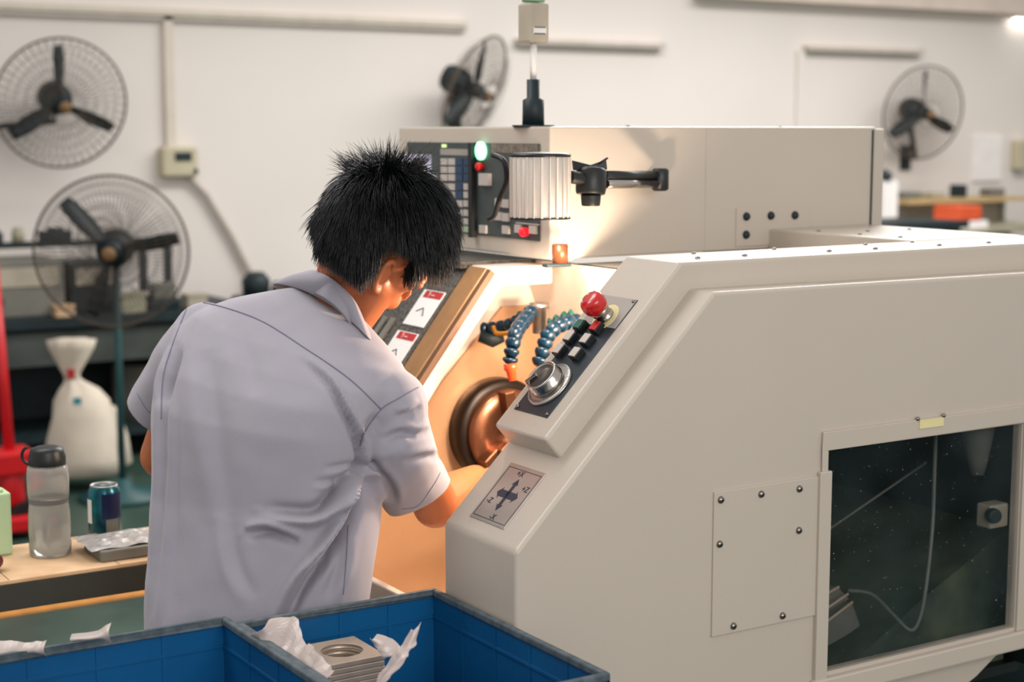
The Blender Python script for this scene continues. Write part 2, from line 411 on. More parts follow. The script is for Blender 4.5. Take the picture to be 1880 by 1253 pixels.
# added partition box behind the window, blocks the lamp so it stays dark
cb = MB()
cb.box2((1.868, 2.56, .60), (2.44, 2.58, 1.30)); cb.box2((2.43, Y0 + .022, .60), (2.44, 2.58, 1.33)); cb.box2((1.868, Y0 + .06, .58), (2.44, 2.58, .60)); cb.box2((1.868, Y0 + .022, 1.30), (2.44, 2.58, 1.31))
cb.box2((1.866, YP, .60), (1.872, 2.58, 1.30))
cb.build('lamp_block_lining', mat('dark_green_lining', '0b1213', .4, var=.5, vscale=7, col2='16211f'), lathe)
wp = MB(); wp.prism([(1.90, 2.06, .60), (2.42, 2.06, .60), (2.42, 2.06, .86), (2.20, 2.06, .76)], (0, .48, 0))
wp.build('swarf_slope', mat('green_grey_coolant_tray', '323f3a', .3, var=.35, vscale=9, col2='5b6450'), lathe)
def ony(px, py, y):
    r = FW + RT * ((px - CX) / FPX) - CU * ((py - CY) / FPX); return CAM + r * (y / r.y)
gm = MB(); gm.prism([ony(*q, 2.10) for q in ((1470, 1175), (1565, 1108), (1580, 1150), (1555, 1168), (1470, 1215))], (0, .07, 0))
gm.prism([ony(*q, 2.12) for q in ((1470, 1120), (1540, 1080), (1560, 1100), (1470, 1165))], (0, .07, 0))
wc = gm.build('way_cover', M_greybox, lathe, bevel=.002)
for (a_, b_) in (((1470, 1118), (1540, 1078)), ((1470, 1150), (1557, 1091)), ((1470, 1178), (1565, 1106))):
    MB().tube([ony(*a_, 2.095), ony(*b_, 2.095)], .0028, 6).build('cover_edge', mat('way_strip', 'b9a898', .4), wc)
hp = [at(*q) for q in ((1555, 1085, 2.95), (1600, 1092, 2.95), (1640, 1130, 2.93), (1672, 1158, 2.92), (1690, 1130, 2.93), (1702, 1060, 2.95), (1712, 960, 2.97), (1716, 850, 3.0), (1718, 800, 3.02))]
def smooth_path(p, k=6):
    out = []
    for i in range(len(p) - 1):
        p0, p1, p2, p3 = p[max(i - 1, 0)], p[i], p[i + 1], p[min(i + 2, len(p) - 1)]
        for j in range(k):
            t = j / k; out.append(.5 * ((2 * p1) + (p2 - p0) * t + (2 * p0 - 5 * p1 + 4 * p2 - p3) * t * t + (3 * p1 - p0 - 3 * p2 + p3) * t ** 3))
    return out + [p[-1]]
MB().tube(smooth_path(hp), .004, 8).build('coolant_pipe', mat('grey_pipe', '5d625c', .5), lathe)
MB().tube([at(1518, 975, 2.95), at(1700, 850, 3.1)], .0025, 6).build('guide_rod', M_greybox, lathe)
lb = MB(); lb.lathe([(.012, 0), (.020, .03), (.032, .09), (.036, .14), (.036, .22)], at(1795, 872, 3.04), (0, .05, 1), 20)
lb.build('feed_motor', M_greybox, lathe)
mb = MB(); mb.box(at(1822, 945, 3.02), (.05, .035, .045)); mb.cur = 1; mb.lathe([(.014, 0), (.014, .02)], at(1818, 945, 3.0), (-.3, -1, 0), 14)
mb.build('junction_box', [M_beige, M_dark], lathe, bevel=.004)
# access cover with seven screws
cover = MB().box2((1.622, Y0 - .004, .803), (1.848, Y0 + .002, 1.044)).build('access_cover', M_paint, lathe, bevel=.0015)
for x, z in ((1.635, 1.03), (1.72, 1.029), (1.803, 1.028), (1.804, .957), (1.634, .957), (1.666, .815), (1.772, .815)):
    dome((x, Y0 - .004, z), .0062, (0, -1, 0), parent=cover)
# axis label on the slope
SD = Vector((1, 0, 1.003)).normalized(); SN = Vector((-SD.z, 0, SD.x)); SO = Vector((XF, Y0, .997))
def sl(u, v, h=0): return SO + SD * u + Vector((0, v, 0)) + SN * h
def quadbox(fn, u0, u1, v0, v1, h0, h1, mb):
    vs = [fn(u, v, h) for h in (h0, h1) for u, v in ((u0, v0), (u1, v0), (u1, v1), (u0, v1))]
    return mb.add(vs, [(3, 2, 1, 0), (4, 5, 6, 7), (0, 1, 5, 4), (1, 2, 6, 5), (2, 3, 7, 6), (3, 0, 4, 7)], False)
U0, U1, V0, V1 = .026, .136, .063, .165
lab = quadbox(sl, U0, U1, V0, V1, -.002, .0015, MB()).build('axis_label', M_label, lathe, bevel=.0006)
fr = MB(); t = .0016
for (a, b, c, d) in ((U0 + .006, U0 + .006 + t * .6, V0 + .004, V1 - .004), (U1 - .008, U1 - .008 + t * .6, V0 + .004, V1 - .004), (U0 + .006, U1 - .008, V0 + .004, V0 + .004 + t * .5), (U0 + .006, U1 - .008, V1 - .0055, V1 - .0055 + t * .5)):
    quadbox(sl, a, b, c, d, .0014, .0019, fr)
fr.build('label_border', M_ink, lab)
uc, vc = (U0 + U1) / 2, (V0 + V1) / 2
def arrow(mb, c, d, L, w, hw, hl):       # flat double arrow in (u,v)
    n = (-d[1], d[0]); pts = []
    for a, b in ((-L, 0), (-L + hl, hw), (-L + hl * .85, w), (L - hl * .85, w), (L - hl, hw), (L, 0), (L - hl, -hw), (L - hl * .85, -w), (-L + hl * .85, -w), (-L + hl, -hw)):
        pts.append(sl(c[0] + d[0] * a + n[0] * b, c[1] + d[1] * a + n[1] * b, .0014))
    mb.prism(pts, SN * .0006)
mb = MB(); arrow(mb, (uc, vc), (1, 0), .031, .0035, .008, .012); arrow(mb, (uc, vc), (0, 1), .029, .0065, .0105, .010)
mb.build('arrow_cross', M_ink, lab)
def text(s, size, o, ux, uy, name, m, parent, thick=.0003):
    c = bpy.data.curves.new('t', 'FONT'); c.body = s; c.size = size; c.align_x = 'CENTER'; c.align_y = 'CENTER'; c.extrude = thick; c.resolution_u = 3
    t = bpy.data.objects.new('t', c); COL.objects.link(t)
    bpy.context.view_layer.update()
    me = bpy.data.meshes.new_from_object(t.evaluated_get(bpy.context.evaluated_depsgraph_get())); bpy.data.objects.remove(t)
    ux = Vector(ux).normalized(); uy = Vector(uy).normalized(); uz = ux.cross(uy)
    Mx = Matrix((ux, uy, uz)).transposed()
    for v in me.vertices: v.co = Mx @ v.co + Vector(o) - ORG[parent.name]
    me.materials.clear(); me.materials.append(m)
    ob = bpy.data.objects.new(name, me); COL.objects.link(ob); ob.parent = parent; ORG[ob.name] = ORG[parent.name]; return ob
for s_, u, v in (('+X', U1 - .0145, vc + .006), ('-X', U0 + .0125, vc - .005), ('+Z', uc + .018, V0 + .019), ('-Z', uc - .018, V1 - .019)):
    text(s_, .0145, sl(u, v, .0018), (0, -1, 0), SD, 'lettering', M_ink, lab)
# control panel on the hood
HA = Vector((1.338, YB, 1.148)); HD = (Vector((1.598, YB, 1.411)) - HA).normalized(); HN = Vector((-HD.z, 0, HD.x))
def hl(u, v, h=0): return HA + HD * u + Vector((0, v, 0)) + HN * h
pan = quadbox(hl, .037, .284, .032, .117 + .012, -.002, .0015, MB()); pan.cur = 0
panel = pan.build('control_panel', M_panel, lathe, bevel=.0006)
quadbox(hl, .222, .2835, .0325, .1285, .0012, .0021, MB()).build('grey_top_plate', M_panel_g, panel)
for u, v in ((.043, .037), (.043, .123), (.279, .037), (.279, .123)): dome(hl(u, v, .002), .0035, HN, parent=panel)
# emergency stop
e = MB(); c = hl(.240, .076, .0018)
e.cur = 2; e.lathe([(.0265, 0), (.0265, .0015)], c, HN, 36)
e.cur = 1; e.lathe([(.0165, 0), (.0165, .006), (.015, .007), (.015, .012), (.0155, .014), (.0155, .020), (.013, .022)], c, HN, 32)
e.cur = 0; e.lathe([(.013, .018), (.0175, .021), (.0205, .027), (.0212, .035), (.0205, .041), (.0185, .0455), (.014, .048), (.006, .0490), (1e-4, .0492)], c, HN, 40)
est = e.build('emergency_stop', [M_red, M_chrome, M_yel], panel)
mb = MB()
for k in range(3):
    a0 = 2 * PI * k / 3; pts = []
    R = frame_of(HN)
    for j in range(6):
        a = a0 + .16 * j; pts.append(c + R @ Vector((.012 * math.cos(a), .012 * math.sin(a), .0492)))
    mb.tube(pts, [.0007] * 5 + [.0002], 5)
mb.build('turn_arrows', M_white, est)
for nm, m_, u, v in (('push_button', M_green_b, .212, .113), ('push_button', M_redlit, .214, .069), ('push_button', M_btn, .186, .115), ('push_button', M_btn, .187, .069), ('push_button', M_btn, .158, .117), ('push_button', M_btn, .158, .069)):
    mb = MB(); quadbox(hl, u - .0105, u + .0100, v - .0095, v + .0090, .0015, .0125, mb); mb.cur = 1; quadbox(hl, u - .0092, u + .0088, v - .0082, v + .0077, .0125, .0150, mb)
    b = mb.build(nm, [M_black, m_], panel, bevel=.0007)
    if m_ is M_green_b: b['label'] = 'green push button'
    if m_ is M_redlit: b['label'] = 'red push button'
# feed dial
c = hl(.095, .084, .0015); d_ = MB()
d_.lathe([(.043, 0), (.043, .003), (.041, .0045), (.034, .0048), (.031, .005)], c, HN, 64)
dial = d_.build('feed_dial', M_steel, panel)
mb = MB(); mb.lathe([(.030, .004), (.0305, .012), (.029, .013), (.029, .024), (.0275, .026), (.024, .0265), (.023, .0245), (1e-4, .0245)], c, HN, 48)
mb.build('dial_knob', [M_chrome], dial)
mb = MB(); mb.lathe([(.0228, .0246), (.0228, .0252), (1e-4, .0254)], c, HN, 40); mb.build('dial_face', mat('bronze_face', '4a423d', .45, metal=.3), dial)
R = frame_of(HN)
mb = MB()
for k in range(60):
    a = 2 * PI * k / 60; p = c + R @ Vector((.0375 * math.cos(a), .0375 * math.sin(a), .0049))
    q = Matrix((R @ Vector((math.cos(a), math.sin(a), 0)), R @ Vector((-math.sin(a), math.cos(a), 0)), R.col[2])).transposed()
    mb.box(p, (.004 if k % 5 else .006, .0005, .0004), q)
mb.build('dial_marks', M_ink, dial)
mb = MB(); dv = (HD * -.55 + Vector((0, 1, 0)) * .0).normalized()
q = Matrix((HD, Vector((0, 1, 0)), HN)).transposed(); q = Matrix.Rotation(math.radians(-35), 3, HN) @ q
mb.box(c + HD * -.012 + Vector((0, .012, 0)) + HN * .0275, (.022, .0065, .006), q); mb.build('dial_pointer', M_chrome, dial, bevel=.0006)

# rear cabinet with the keypad console
XC = 1.717
cab = MB().box2((XC, 2.60, 1.372), (2.575, 3.215, 1.628)).build('console_cabinet', M_paint, lathe, bevel=.004)
MB().box2((2.574, 2.604, 1.38), (2.605, 3.2, 1.624)).build('cabinet_door', M_paint, lathe, bevel=.003)
MB().box2((2.0985, 2.5985, 1.375), (2.1, 2.601, 1.626)).build('panel_joint', M_trim_d, cab)
MB().box2((2.562, 2.5975, 1.378), (2.566, 2.601, 1.622)).build('door_gap', M_dark, cab)
MB().box2((2.18, 2.597, 1.38), (2.38, 2.601, 1.46)).build('lower_cover', M_paint, cab, bevel=.001)
for x, z in ((2.206, 1.442), (2.273, 1.442), (2.34, 1.441), (2.206, 1.404)): dome((x, 2.597, z), .009, (0, -1, 0), mats=M_fan, parent=cab, name='bolt', cross=False)
for x in (1.93, 2.33): dome((x, 2.64, 1.628), .005, (0, 0, 1), parent=cab, cross=False)
def con(px, py):                                 # point on the console face
    r = FW + RT * ((px - CX) / FPX) - CU * ((py - CY) / FPX); p = CAM + r * (XC / r.x); return p.y, p.z
cons = MB().box2((XC - .004, 2.634, 1.406), (XC + .001, 3.169, 1.595)).build('console_face', mat('console_grey_green', '3b4444', .4, var=.15, vscale=30), lathe)
def conbox(name, px0, py0, px1, py1, th, m, bevel=0):
    (ya, za), (yb, zb) = con(px0, py0), con(px1, py1)
    return MB().box2((XC - .004 - th, ya, za), (XC - .0035, yb, zb)).build(name, m, cons, bevel=bevel)
conbox('screen', 744, 283, 795, 318, .0015, M_screen)
conbox('grey_strip', 812, 273, 868, 286, .001, mat('strip_grey', '97918a', .5))
conbox('upright_divider', 871, 262, 878, 436, .012, M_black)
for c_, px in enumerate((784, 800, 820, 834, 848, 862)):
    for r_, py in enumerate((297, 312, 326, 343, 358, 374, 391, 407, 421)):
        if c_ < 2 and r_ < 2: continue
        m_ = M_key
        if c_ in (4, 5) and r_ < 3: m_ = M_keyb
        if (c_, r_) in ((4, 3), (4, 4), (3, 7), (2, 6)): m_ = M_keyb
        if (c_, r_) in ((5, 8),): m_ = mat('key_green', 'a5b89a', .5)
        conbox('key', px - 6, py - 6.2, px + 6, py + 6.2, .003, m_)
conbox('led', 816, 265, 823, 271, .003, M_glow_l)
for px, py in ((892, 421), (921, 372), (934, 374), (921, 397), (934, 399), (934, 422), (957, 420), (984, 422)):
    conbox('key', px - 6, py - 8, px + 6, py + 8, .005, M_key)
conbox('key', 952, 408, 994, 414, .003, M_key)
conbox('selector', 889, 318, 906, 341, .01, M_key)
y_, z_ = con(888, 277); mb = MB(); mb.lathe([(.019, 0), (.019, .006), (.012, .009), (1e-4, .010)], (XC - .004, y_, z_), (-1, 0, 0), 20); mb.build('pilot_light', M_glow_g, cons)
y_, z_ = con(888, 306); mb = MB(); mb.lathe([(.0085, 0), (.0085, .012), (.006, .014), (1e-4, .0145)], (XC - .004, y_, z_), (-1, 0, 0), 20); mb.build('red_button', M_redlit, cons)
y_, z_ = con(971, 426); mb = MB(); mb.lathe([(.0085, 0), (.0095, .012), (.007, .016), (1e-4, .017)], (XC - .004, y_, z_), (-1, 0, 0), 20); mb.build('red_button', M_glow_r, cons)
conbox('engraved_plate', 905, 263, 990, 282, .001, mat('worn_plate', '6d655c', .5, var=.4, vscale=120))
MB().tube(smooth_path([at(905, 285, 2.96), at(925, 296, 2.93), at(930, 330, 2.94), at(918, 362, 2.97), at(908, 395, 3.0), at(898, 402, 3.02)]), .005, 8).build('hanging_cable', M_black, lathe)

# headstock cover: sloped far side of the enclosure
HY = 2.70
K = 1.277
def hz(x): return 1.356 - K * (1.624 - x)
hc = MB(); hc.xz([(XF, .10), (XF, hz(XF)), (1.624, 1.356), (1.80, 1.356), (1.80, .10)], 2.80, 3.12)
hc.build('headstock_cover', M_paint2, lathe, bevel=.004)
nrm = Vector((-K, 0, 1)).normalized(); tdir = Vector((1, 0, K)).normalized(); HP = Vector((1.624, 0, 1.356))
def hs(u, y, h=0): return HP + tdir * (-u) + Vector((0, y, 0)) + nrm * h
mb = MB(); quadbox(hs, .003, .55, 2.742, 3.11, -.001, .004, mb); mb.build('speckled_slope_plate', M_speck, lathe)
for k in range(7): quadbox(hs, .15, .50, 2.88 + .032 * k, 2.895 + .032 * k, .003, .009, MB()).build('vent_slat', M_greybox, lathe)
mb = MB(); mb.box2((1.60, 2.742, 1.35), (1.78, 3.11, 1.362)); mb.build('cover_top_strip', M_speck, lathe)
# door frame round the opening (end face towards the near end)
df = MB()
o_ = [(XF, hz(XF)), (1.624, 1.356), (1.765, 1.356), (1.765, 1.318), (1.645, 1.318), (XF, hz(XF) - .075)]
df.xz(o_, 2.66, 2.745); df.build('opening_frame', M_paint2, lathe, bevel=.006, seg=3)
quadbox(hs, .004, .56, 2.672, 2.738, -.001, .005, MB()).build('edge_strip', mat('brown_edge_strip', '8f6a42', .45, metal=.2, var=.12, vscale=30), lathe, bevel=.002)
quadbox(hs, .006, .55, 2.656, 2.670, -.010, .003, MB()).build('seal_strip', mat('brown_seal', '5a3c22', .5), lathe)
for u, y, in ((.115, 2.800), (.215, 2.800)):
    st = MB(); quadbox(hs, u - .042, u + .042, y - .042, y + .042, .004, .006, st); so = st.build('warning_sticker', M_white, lathe)
    quadbox(hs, u - .040, u - .024, y - .040, y + .030, .0058, .0068, MB()).build('red_band', M_redp, so)
    text('!  ' + chr(0x25B2) if False else '! ---', .016, hs(u - .032, y, .0072), (0, -1, 0), tdir, 'band_marks', M_white, so)
    mb = MB(); mb.tube([hs(u + .01, y + .02, .0065), hs(u + .0, y, .0065), hs(u + .018, y - .015, .0065)], .0011, 5); mb.build('pictogram', M_ink, so)
# interior
iw = MB(); iw.xz([(XF + .02, .55), (XF + .02, hz(XF) - .06), (1.640, 1.322), (2.05, 1.322), (2.05, .55)], 2.795, 2.81); iw.build('headstock_wall', M_paint2, lathe)
stn = MB(); stn.xz([(1.30, .62), (1.30, .80), (1.544, 1.079), (1.725, 1.263), (2.0, 1.258), (2.0, .62)], 2.786, 2.797); stn.build('splash_plate', mat('polished_tan_sheet', 'bb9370', .3, metal=.35, var=.05), lathe)
bw = MB(); bw.prism([(1.78, YP, 1.34), (1.775, YP, 1.36), (1.795, YP, 1.36), (2.08, YP, .62), (2.06, YP, .62)], (0, .62, 0)); bw.build('back_splash_wall', M_paint2, lathe)
tr = MB(); tr.prism([(XF + .01, YP, .60), (XF + .01, YP, .62), (1.6, YP, .56), (2.06, YP, .64), (2.06, YP, .60), (1.6, YP, .52)], (0, .62, 0)); tr.build('chip_tray', M_paint2, lathe)
ap = MB(); ap.box2((XF - .004, YP, .10), (XF + .012, 2.80, .842)); apn = ap.build('front_apron', M_paint2, lathe, bevel=.003)
dome((XF - .004, 2.34, .825), .007, (-1, 0, 0), parent=apn, cross=False, name='bolt')
# chuck
ch = MB(); CC = Vector((1.702, 2.80, 1.014)); AX = (0, -1, 0)
ch.lathe([(.106, 0), (.106, .05), (.100, .058), (.088, .058)], CC, AX, 56); ch.cur = 1
ch.lathe([(.088, .015), (.088, .07), (.083, .078), (.03, .08), (.026, .06), (1e-4, .06)], CC, AX, 48)
chuck = ch.build('chuck', [M_ringd, M_copper], lathe)
for k in range(3):
    a = math.radians(100 + 120 * k); dirv = Vector((math.cos(a), 0, math.sin(a))); q = Matrix((dirv, Vector((0, -1, 0)), dirv.cross(Vector((0, -1, 0))))).transposed()
    mb = MB(); mb.box(CC + dirv * .06 + Vector((0, -.09, 0)), (.06, .03, .024), q); mb.box(CC + dirv * .042 + Vector((0, -.110, 0)), (.024, .02, .022), q)
    mb.build('jaw', M_copper, chuck, bevel=.003)
# halogen lamp inside the enclosure, just under the near hood
IL = Vector((1.70, 2.245, 1.315))
il = MB(); il.box2((1.66, 2.19, 1.325), (1.76, 2.30, 1.338)); il.build('inner_lamp_housing', M_dark, lathe, bevel=.003)
mb = MB(); mb.ell(IL, (.02, .014, .010)); mb.build('inner_lamp_bulb', M_bulb, lathe)
pl_ = bpy.data.lights.new('inner_lamp_light', 'POINT'); pl_.energy = 19; pl_.color = (1, .78, .60); pl_.shadow_soft_size = .03
po_ = bpy.data.objects.new('inner_lamp_light', pl_); COL.objects.link(po_); po_.location = IL - UPZ * .03 + Vector((-.01, .02, 0))
# coolant hoses made of ball segments
def loc_hose(pts, m1, noz=None, mt=M_hose):
    path = smooth_path(pts, 2); mb = MB()
    for i in range(len(path) - 1):
        a, b = path[i], path[i + 1]; t = (b - a).normalized(); L = (b - a).length
        mb.cur = 0
        mb.lathe([(.0085, 0), (.0150, L * .2), (.0150, L * .5), (.0115, L * .8), (.0085, L)], a, t, 16)
    h = mb.build('coolant_hose', [mt], lathe)
    if noz:
        a, b = path[-1], noz; mb = MB(); mb.lathe([(.0125, 0), (.0130, .010), (.0095, .014), (.0065, (b - a).length), (.004, (b - a).length)], a, b - a, 18); mb.build('nozzle', M_orange, h)
    return h
loc_hose([at(975, 572, 3.12), at(962, 590, 3.08), at(947, 610, 3.03), at(940, 640, 3.0), at(936, 668, 3.0)], M_hose, at(941, 700, 3.0))
loc_hose([at(1062, 590, 3.1), at(1035, 594, 3.06), at(1008, 612, 3.03), at(998, 640, 3.01), at(988, 672, 3.0)], M_hose, None, M_hose)
loc_hose([at(1055, 580, 3.16), at(1030, 588, 3.16), at(1008, 600, 3.16)], M_hose, None, M_hose_g)
loc_hose([at(885, 606, 3.22), at(915, 603, 3.2), at(945, 595, 3.16), at(965, 578, 3.14)], M_hose)
mb = MB(); mb.tube([at(880, 618, 3.2), at(905, 626, 3.2), at(925, 620, 3.2)], [.011, .014, .009], 12); mb.build('elbow_fitting', M_fan, lathe)
mb = MB(); mb.tube(smooth_path([at(905, 600, 3.15), at(912, 612, 3.14), at(930, 612, 3.13), at(945, 606, 3.12)]), .005, 8); mb.build('brass_pipe', M_brass, lathe)
mb = MB(); mb.lathe([(.014, 0), (.014, .05), (.02, .05), (.02, .06)], at(990, 612, 3.2), (0, 0, 1), 16); mb.build('valve_body', M_steel, lathe)
# small round gauge housing and dark foot on the deck edge
mg = MB(); mg.lathe([(.0155, 0), (.0155, .034), (.013, .036)], at(1028, 483, 3.06), (0, 0, 1), 24); mg.cur = 1
pts = [at(1028, 466, 3.06) + RT * (.016 + .013 * math.sin(a)) + UPZ * (.012 * math.cos(a)) for a in [PI * i / 8 for i in range(9)]]
mg.tube(pts, .0022, 6)
mg.build('latch_knob', [mat('brown_latch', '6a4028', .35, metal=.4), M_beige], lathe)
mb = MB(); mb.box(at(1022, 487, 3.05), (.055, .02, .007)); mb.build('latch_base', M_dark, lathe, bevel=.002)

# work lamp
LC = at(992, 402, 2.92); LR = .0535
wl = MB()
prof = []
wl.lathe([(LR, .002), (LR, .112), (LR - .004, .114)], LC, (0, 0, 1), 40, caps=False)
wl.lathe([(LR - .003, .004), (LR - .003, .112)], LC, (0, 0, 1), 40, caps=False)
work = wl.build('work_lamp', M_lampw, lathe, fix=False)
mb = MB(); mb.lathe([(LR - .004, 0), (LR + .0015, 0), (LR + .0015, .004), (LR - .004, .004)], LC, (0, 0, 1), 40, closed=True)
mb.build('lamp_rim', M_black, work)
mb = MB(); mb.lathe([(LR + .0015, .112), (LR + .0015, .116), (LR - .006, .119), (1e-4, .121)], LC, (0, 0, 1), 40); mb.build('lamp_cap', M_black, work)
for k in range(24):
    a = 2 * PI * k / 24; dirv = Vector((math.cos(a), math.sin(a), 0))
    q = Matrix((dirv, UPZ.cross(dirv), UPZ)).transposed()
    MB().box(LC + dirv * (LR + .0012) + UPZ * .057, (.003, .0016 if k % 2 else .004, .108), q).build('rib', M_lampw, work)
mb = MB(); mb.ell(LC + UPZ * .05, (.018, .018, .026)); bulb = mb.build('bulb', M_bulb, work)
sp = bpy.data.lights.new('work_lamp_light', 'SPOT'); sp.energy = 9; sp.color = (1, .80, .66); sp.spot_size = math.radians(150); sp.spot_blend = .5; sp.shadow_soft_size = .03
so = bpy.data.objects.new('work_lamp_light', sp); COL.objects.link(so); so.location = LC - UPZ * .004
so.rotation_euler = (math.radians(8), 0, 0)
# arm
mb = MB(); A1 = at(1046, 325, 2.91); A2 = at(1070, 328, 2.93); A3 = at(1085, 330, 2.95)
mb.tube([A1, A3], .012, 12); mb.lathe([(.026, -.022), (.028, -.015), (.028, .02), (.024, .026)], A3 + UPZ * -.005, (0.1, .1, 1), 18)
mb.lathe([(.017, 0), (.019, .02), (.012, .022)], A3 - UPZ * .048, (0, 0, 1), 14)
mb.prism([at(1050, 294, 2.93), at(1052, 313, 2.93), at(1115, 312, 2.96), at(1113, 293, 2.96), at(1085, 303, 2.95)], FH * .012)
mb.build('arm_joint', M_black, work, bevel=.0015)
A4 = at(1110, 322, 2.98); A5 = at(1205, 322, 3.17)
mb = MB(); mb.tube([A4, A5], .0085, 10); mb.tube([at(1100, 300, 2.95), at(1116, 290, 2.95)], .002, 6); mb.build('upper_arm_rod', M_black, work)
mb = MB(); mb.tube([at(1112, 338, 2.98), at(1205, 337, 3.17)], .0085, 14); mb.build('chrome_arm_rod', M_chrome, work)
mb = MB(); mb.lathe([(.013, -.022), (.017, -.018), (.017, .018), (.013, .022)], at(1212, 330, 3.18), (0, 0, 1), 16); mb.tube([at(1212, 330, 3.18), at(1212, 330, 3.18) + Vector((0, .06, 0))], .009, 10)
mb.build('wall_pivot', M_black, work)

# signal tower on the cabinet
TC = at(979, 225, 3.19); TC.z = 1.628
mb = MB(); mb.lathe([(.042, 0), (.042, .003)], TC, (0, 0, 1), 24); mb.lathe([(.022, .003), (.021, .052), (.013, .056), (.013, .092)], TC, (0, 0, 1), 20)
tower = mb.build('signal_tower', M_fan, lathe)
mb = MB(); mb.lathe([(.0065, .09), (.0065, .165)], TC, (0, 0, 1), 14); mb.build('tower_pole', M_white, tower)
mb = MB(); mb.box(TC + UPZ * .201, (.045, .045, .076)); mb.build('tower_body', M_beige, tower, bevel=.004)
for k, m_ in enumerate((M_led, mat('tower_amber', 'c99850', .4), mat('tower_red', 'b04a40', .4))):
    mb = MB(); mb.lathe([(.0225, 0), (.0225, .045), (.021, .047)], TC + UPZ * (.242 + .048 * k), (0, 0, 1), 20); mb.build('tower_lens', m_, tower)
mb = MB(); mb.box(TC + UPZ * .186 - Vector((.0, .0232, 0)) - Vector((.0, 0, 0)), (.03, .0006, .014)); mb.build('tower_tag', M_white, tower)
mb = MB()
for k in (-1, 1): mb.box(TC + UPZ * (.186 + .006 * k) - Vector((0, .0236, 0)), (.026, .0006, .0018))
mb.build('tag_lines', M_ink, tower)

# ------------------------------------------------------------------ crates
def crate(x0, x1, y0, y1, zt, h, label):
    t = thing('plastic_crate', label, 'crate', ((x0 + x1) / 2, (y0 + y1) / 2, zt - h), 'blue plastic crates')
    w = .005; mb = MB(); mb.box2((x0, y0, zt - h), (x1, y1, zt - h + w))
    for a, b in (((x0, y0), (x1, y0 + w)), ((x0, y1 - w), (x1, y1)), ((x0, y0), (x0 + w, y1)), ((x1 - w, y0), (x1, y1))):
        mb.box2((a[0], a[1], zt - h), (b[0], b[1], zt - .004))
    mb.build('crate_body', M_blue, t)
    mb = MB(); e = .009
    for a, b in (((x0 - .001, y0 - .001), (x1 + .001, y0 + e)), ((x0 - .001, y1 - e), (x1 + .001, y1 + .001)), ((x0 - .001, y0 + e), (x0 + e, y1 - e)), ((x1 - e, y0 + e), (x1 + .001, y1 - e))):
        mb.box2((a[0], a[1], zt - .012), (b[0], b[1], zt))
    mb.build('rim', M_rim, t, bevel=.003)
    for k in range(1, 5):
        y = y0 + (y1 - y0) * k / 5
        MB().box2((x1 - w - .0015, y - .003, zt - h + .01), (x1 - w + .0005, y + .003, zt - .014)).build('rib', M_blue, t)
        MB().box2((x0 + w - .0005, y - .003, zt - h + .01), (x0 + w + .0015, y + .003, zt - .014)).build('rib', M_blue, t)
    for k in range(1, 4):
        x = x0 + (x1 - x0) * k / 4
        MB().box2((x - .003, y1 - w - .0015, zt - h + .01), (x + .003, y1 - w + .0005, zt - .014)).build('rib', M_blue, t)
    for z in (zt - .045,):
        MB().box2((x0 + w, y1 - w - .0024, z - .002), (x1 - w, y1 - w + .0005, z + .002)).build('rib', M_blue, t)
        MB().box2((x1 - w - .0024, y0 + w, z - .002), (x1 - w + .0005, y1 - w, z + .002)).build('rib', M_blue, t)
    return t
ZT = .887
crate(.897, 1.2395, 1.725, 2.212, ZT, .205, 'blue plastic crate touching the lathe, holding the steel plates')
crate(.495, .8945, 1.732, 2.250, ZT, .205, 'empty blue plastic crate, the left one of the two')
tb = thing('steel_cart', 'low steel cart under the two blue crates', 'cart', (.87, 1.98, 0))
MB().box2((.48, 1.70, .652), (1.24, 2.27, .682)).build('cart_top', M_greybox, tb, bevel=.003)
for x in (.51, 1.21):
    for y in (1.73, 2.24): MB().box2((x - .018, y - .018, 0), (x + .018, y + .018, .652)).build('leg', M_greybox, tb)
# stack of square plates with a threaded bore
def plate(z, name='steel_plate', th=.0078):
    mb = MB(); cx_, cy_ = 0, 0; a, b = .046, .0525; n = 48; ring = []; outer = []
    for j in range(n):
        t = 2 * PI * j / n + PI / 4; c_, s_ = math.cos(t), math.sin(t); k_ = 1 / max(abs(c_), abs(s_)); outer.append((a * c_ * k_, b * s_ * k_)); ring.append((.031 * c_, .031 * s_))
    vs = [(x, y, 0) for x, y in outer] + [(x, y, th) for x, y in outer] + [(x, y, th) for x, y in ring] + [(x * 1.05, y * 1.05, th / 2) for x, y in ring] + [(x, y, 0) for x, y in ring]
    fs = []
    for j in range(n):
        k_ = (j + 1) % n
        for a_, b_ in ((0, 1), (1, 2), (2, 3), (3, 4), (4, 0)): fs.append((a_ * n + j, a_ * n + k_, b_ * n + k_, b_ * n + j))
    mb.add(vs, fs, False); return mb.build(name, M_plate, None, bevel=.0011, org=(0, 0, 0))
pl0 = plate(0); NP = 20; zb = ZT - .205 + .005; pitch = (.853 - zb) / NP
ords = ['topmost', 'second', 'third', 'fourth', 'fifth', 'sixth']
for k in range(NP):
    o = pl0 if k == NP - 1 else pl0.copy()
    if k < NP - 1: COL.objects.link(o)
    o.location = (1.018 + random.uniform(-.0015, .0015), 2.100 + random.uniform(-.0015, .0015), zb + k * pitch); o.rotation_euler.z = random.uniform(-.015, .015)
    j = NP - 1 - k
    lab_ = ('%s square steel plate with a threaded round bore in the crate stack' % (ords[j] if j == 0 else ords[j] + ' from top')) if j < 6 else 'square steel plate low in the stack below the sixth plate'
    setp(o, lab_, 'metal plate', 'square steel plates stacked in the crate')
    o['label'] = lab_
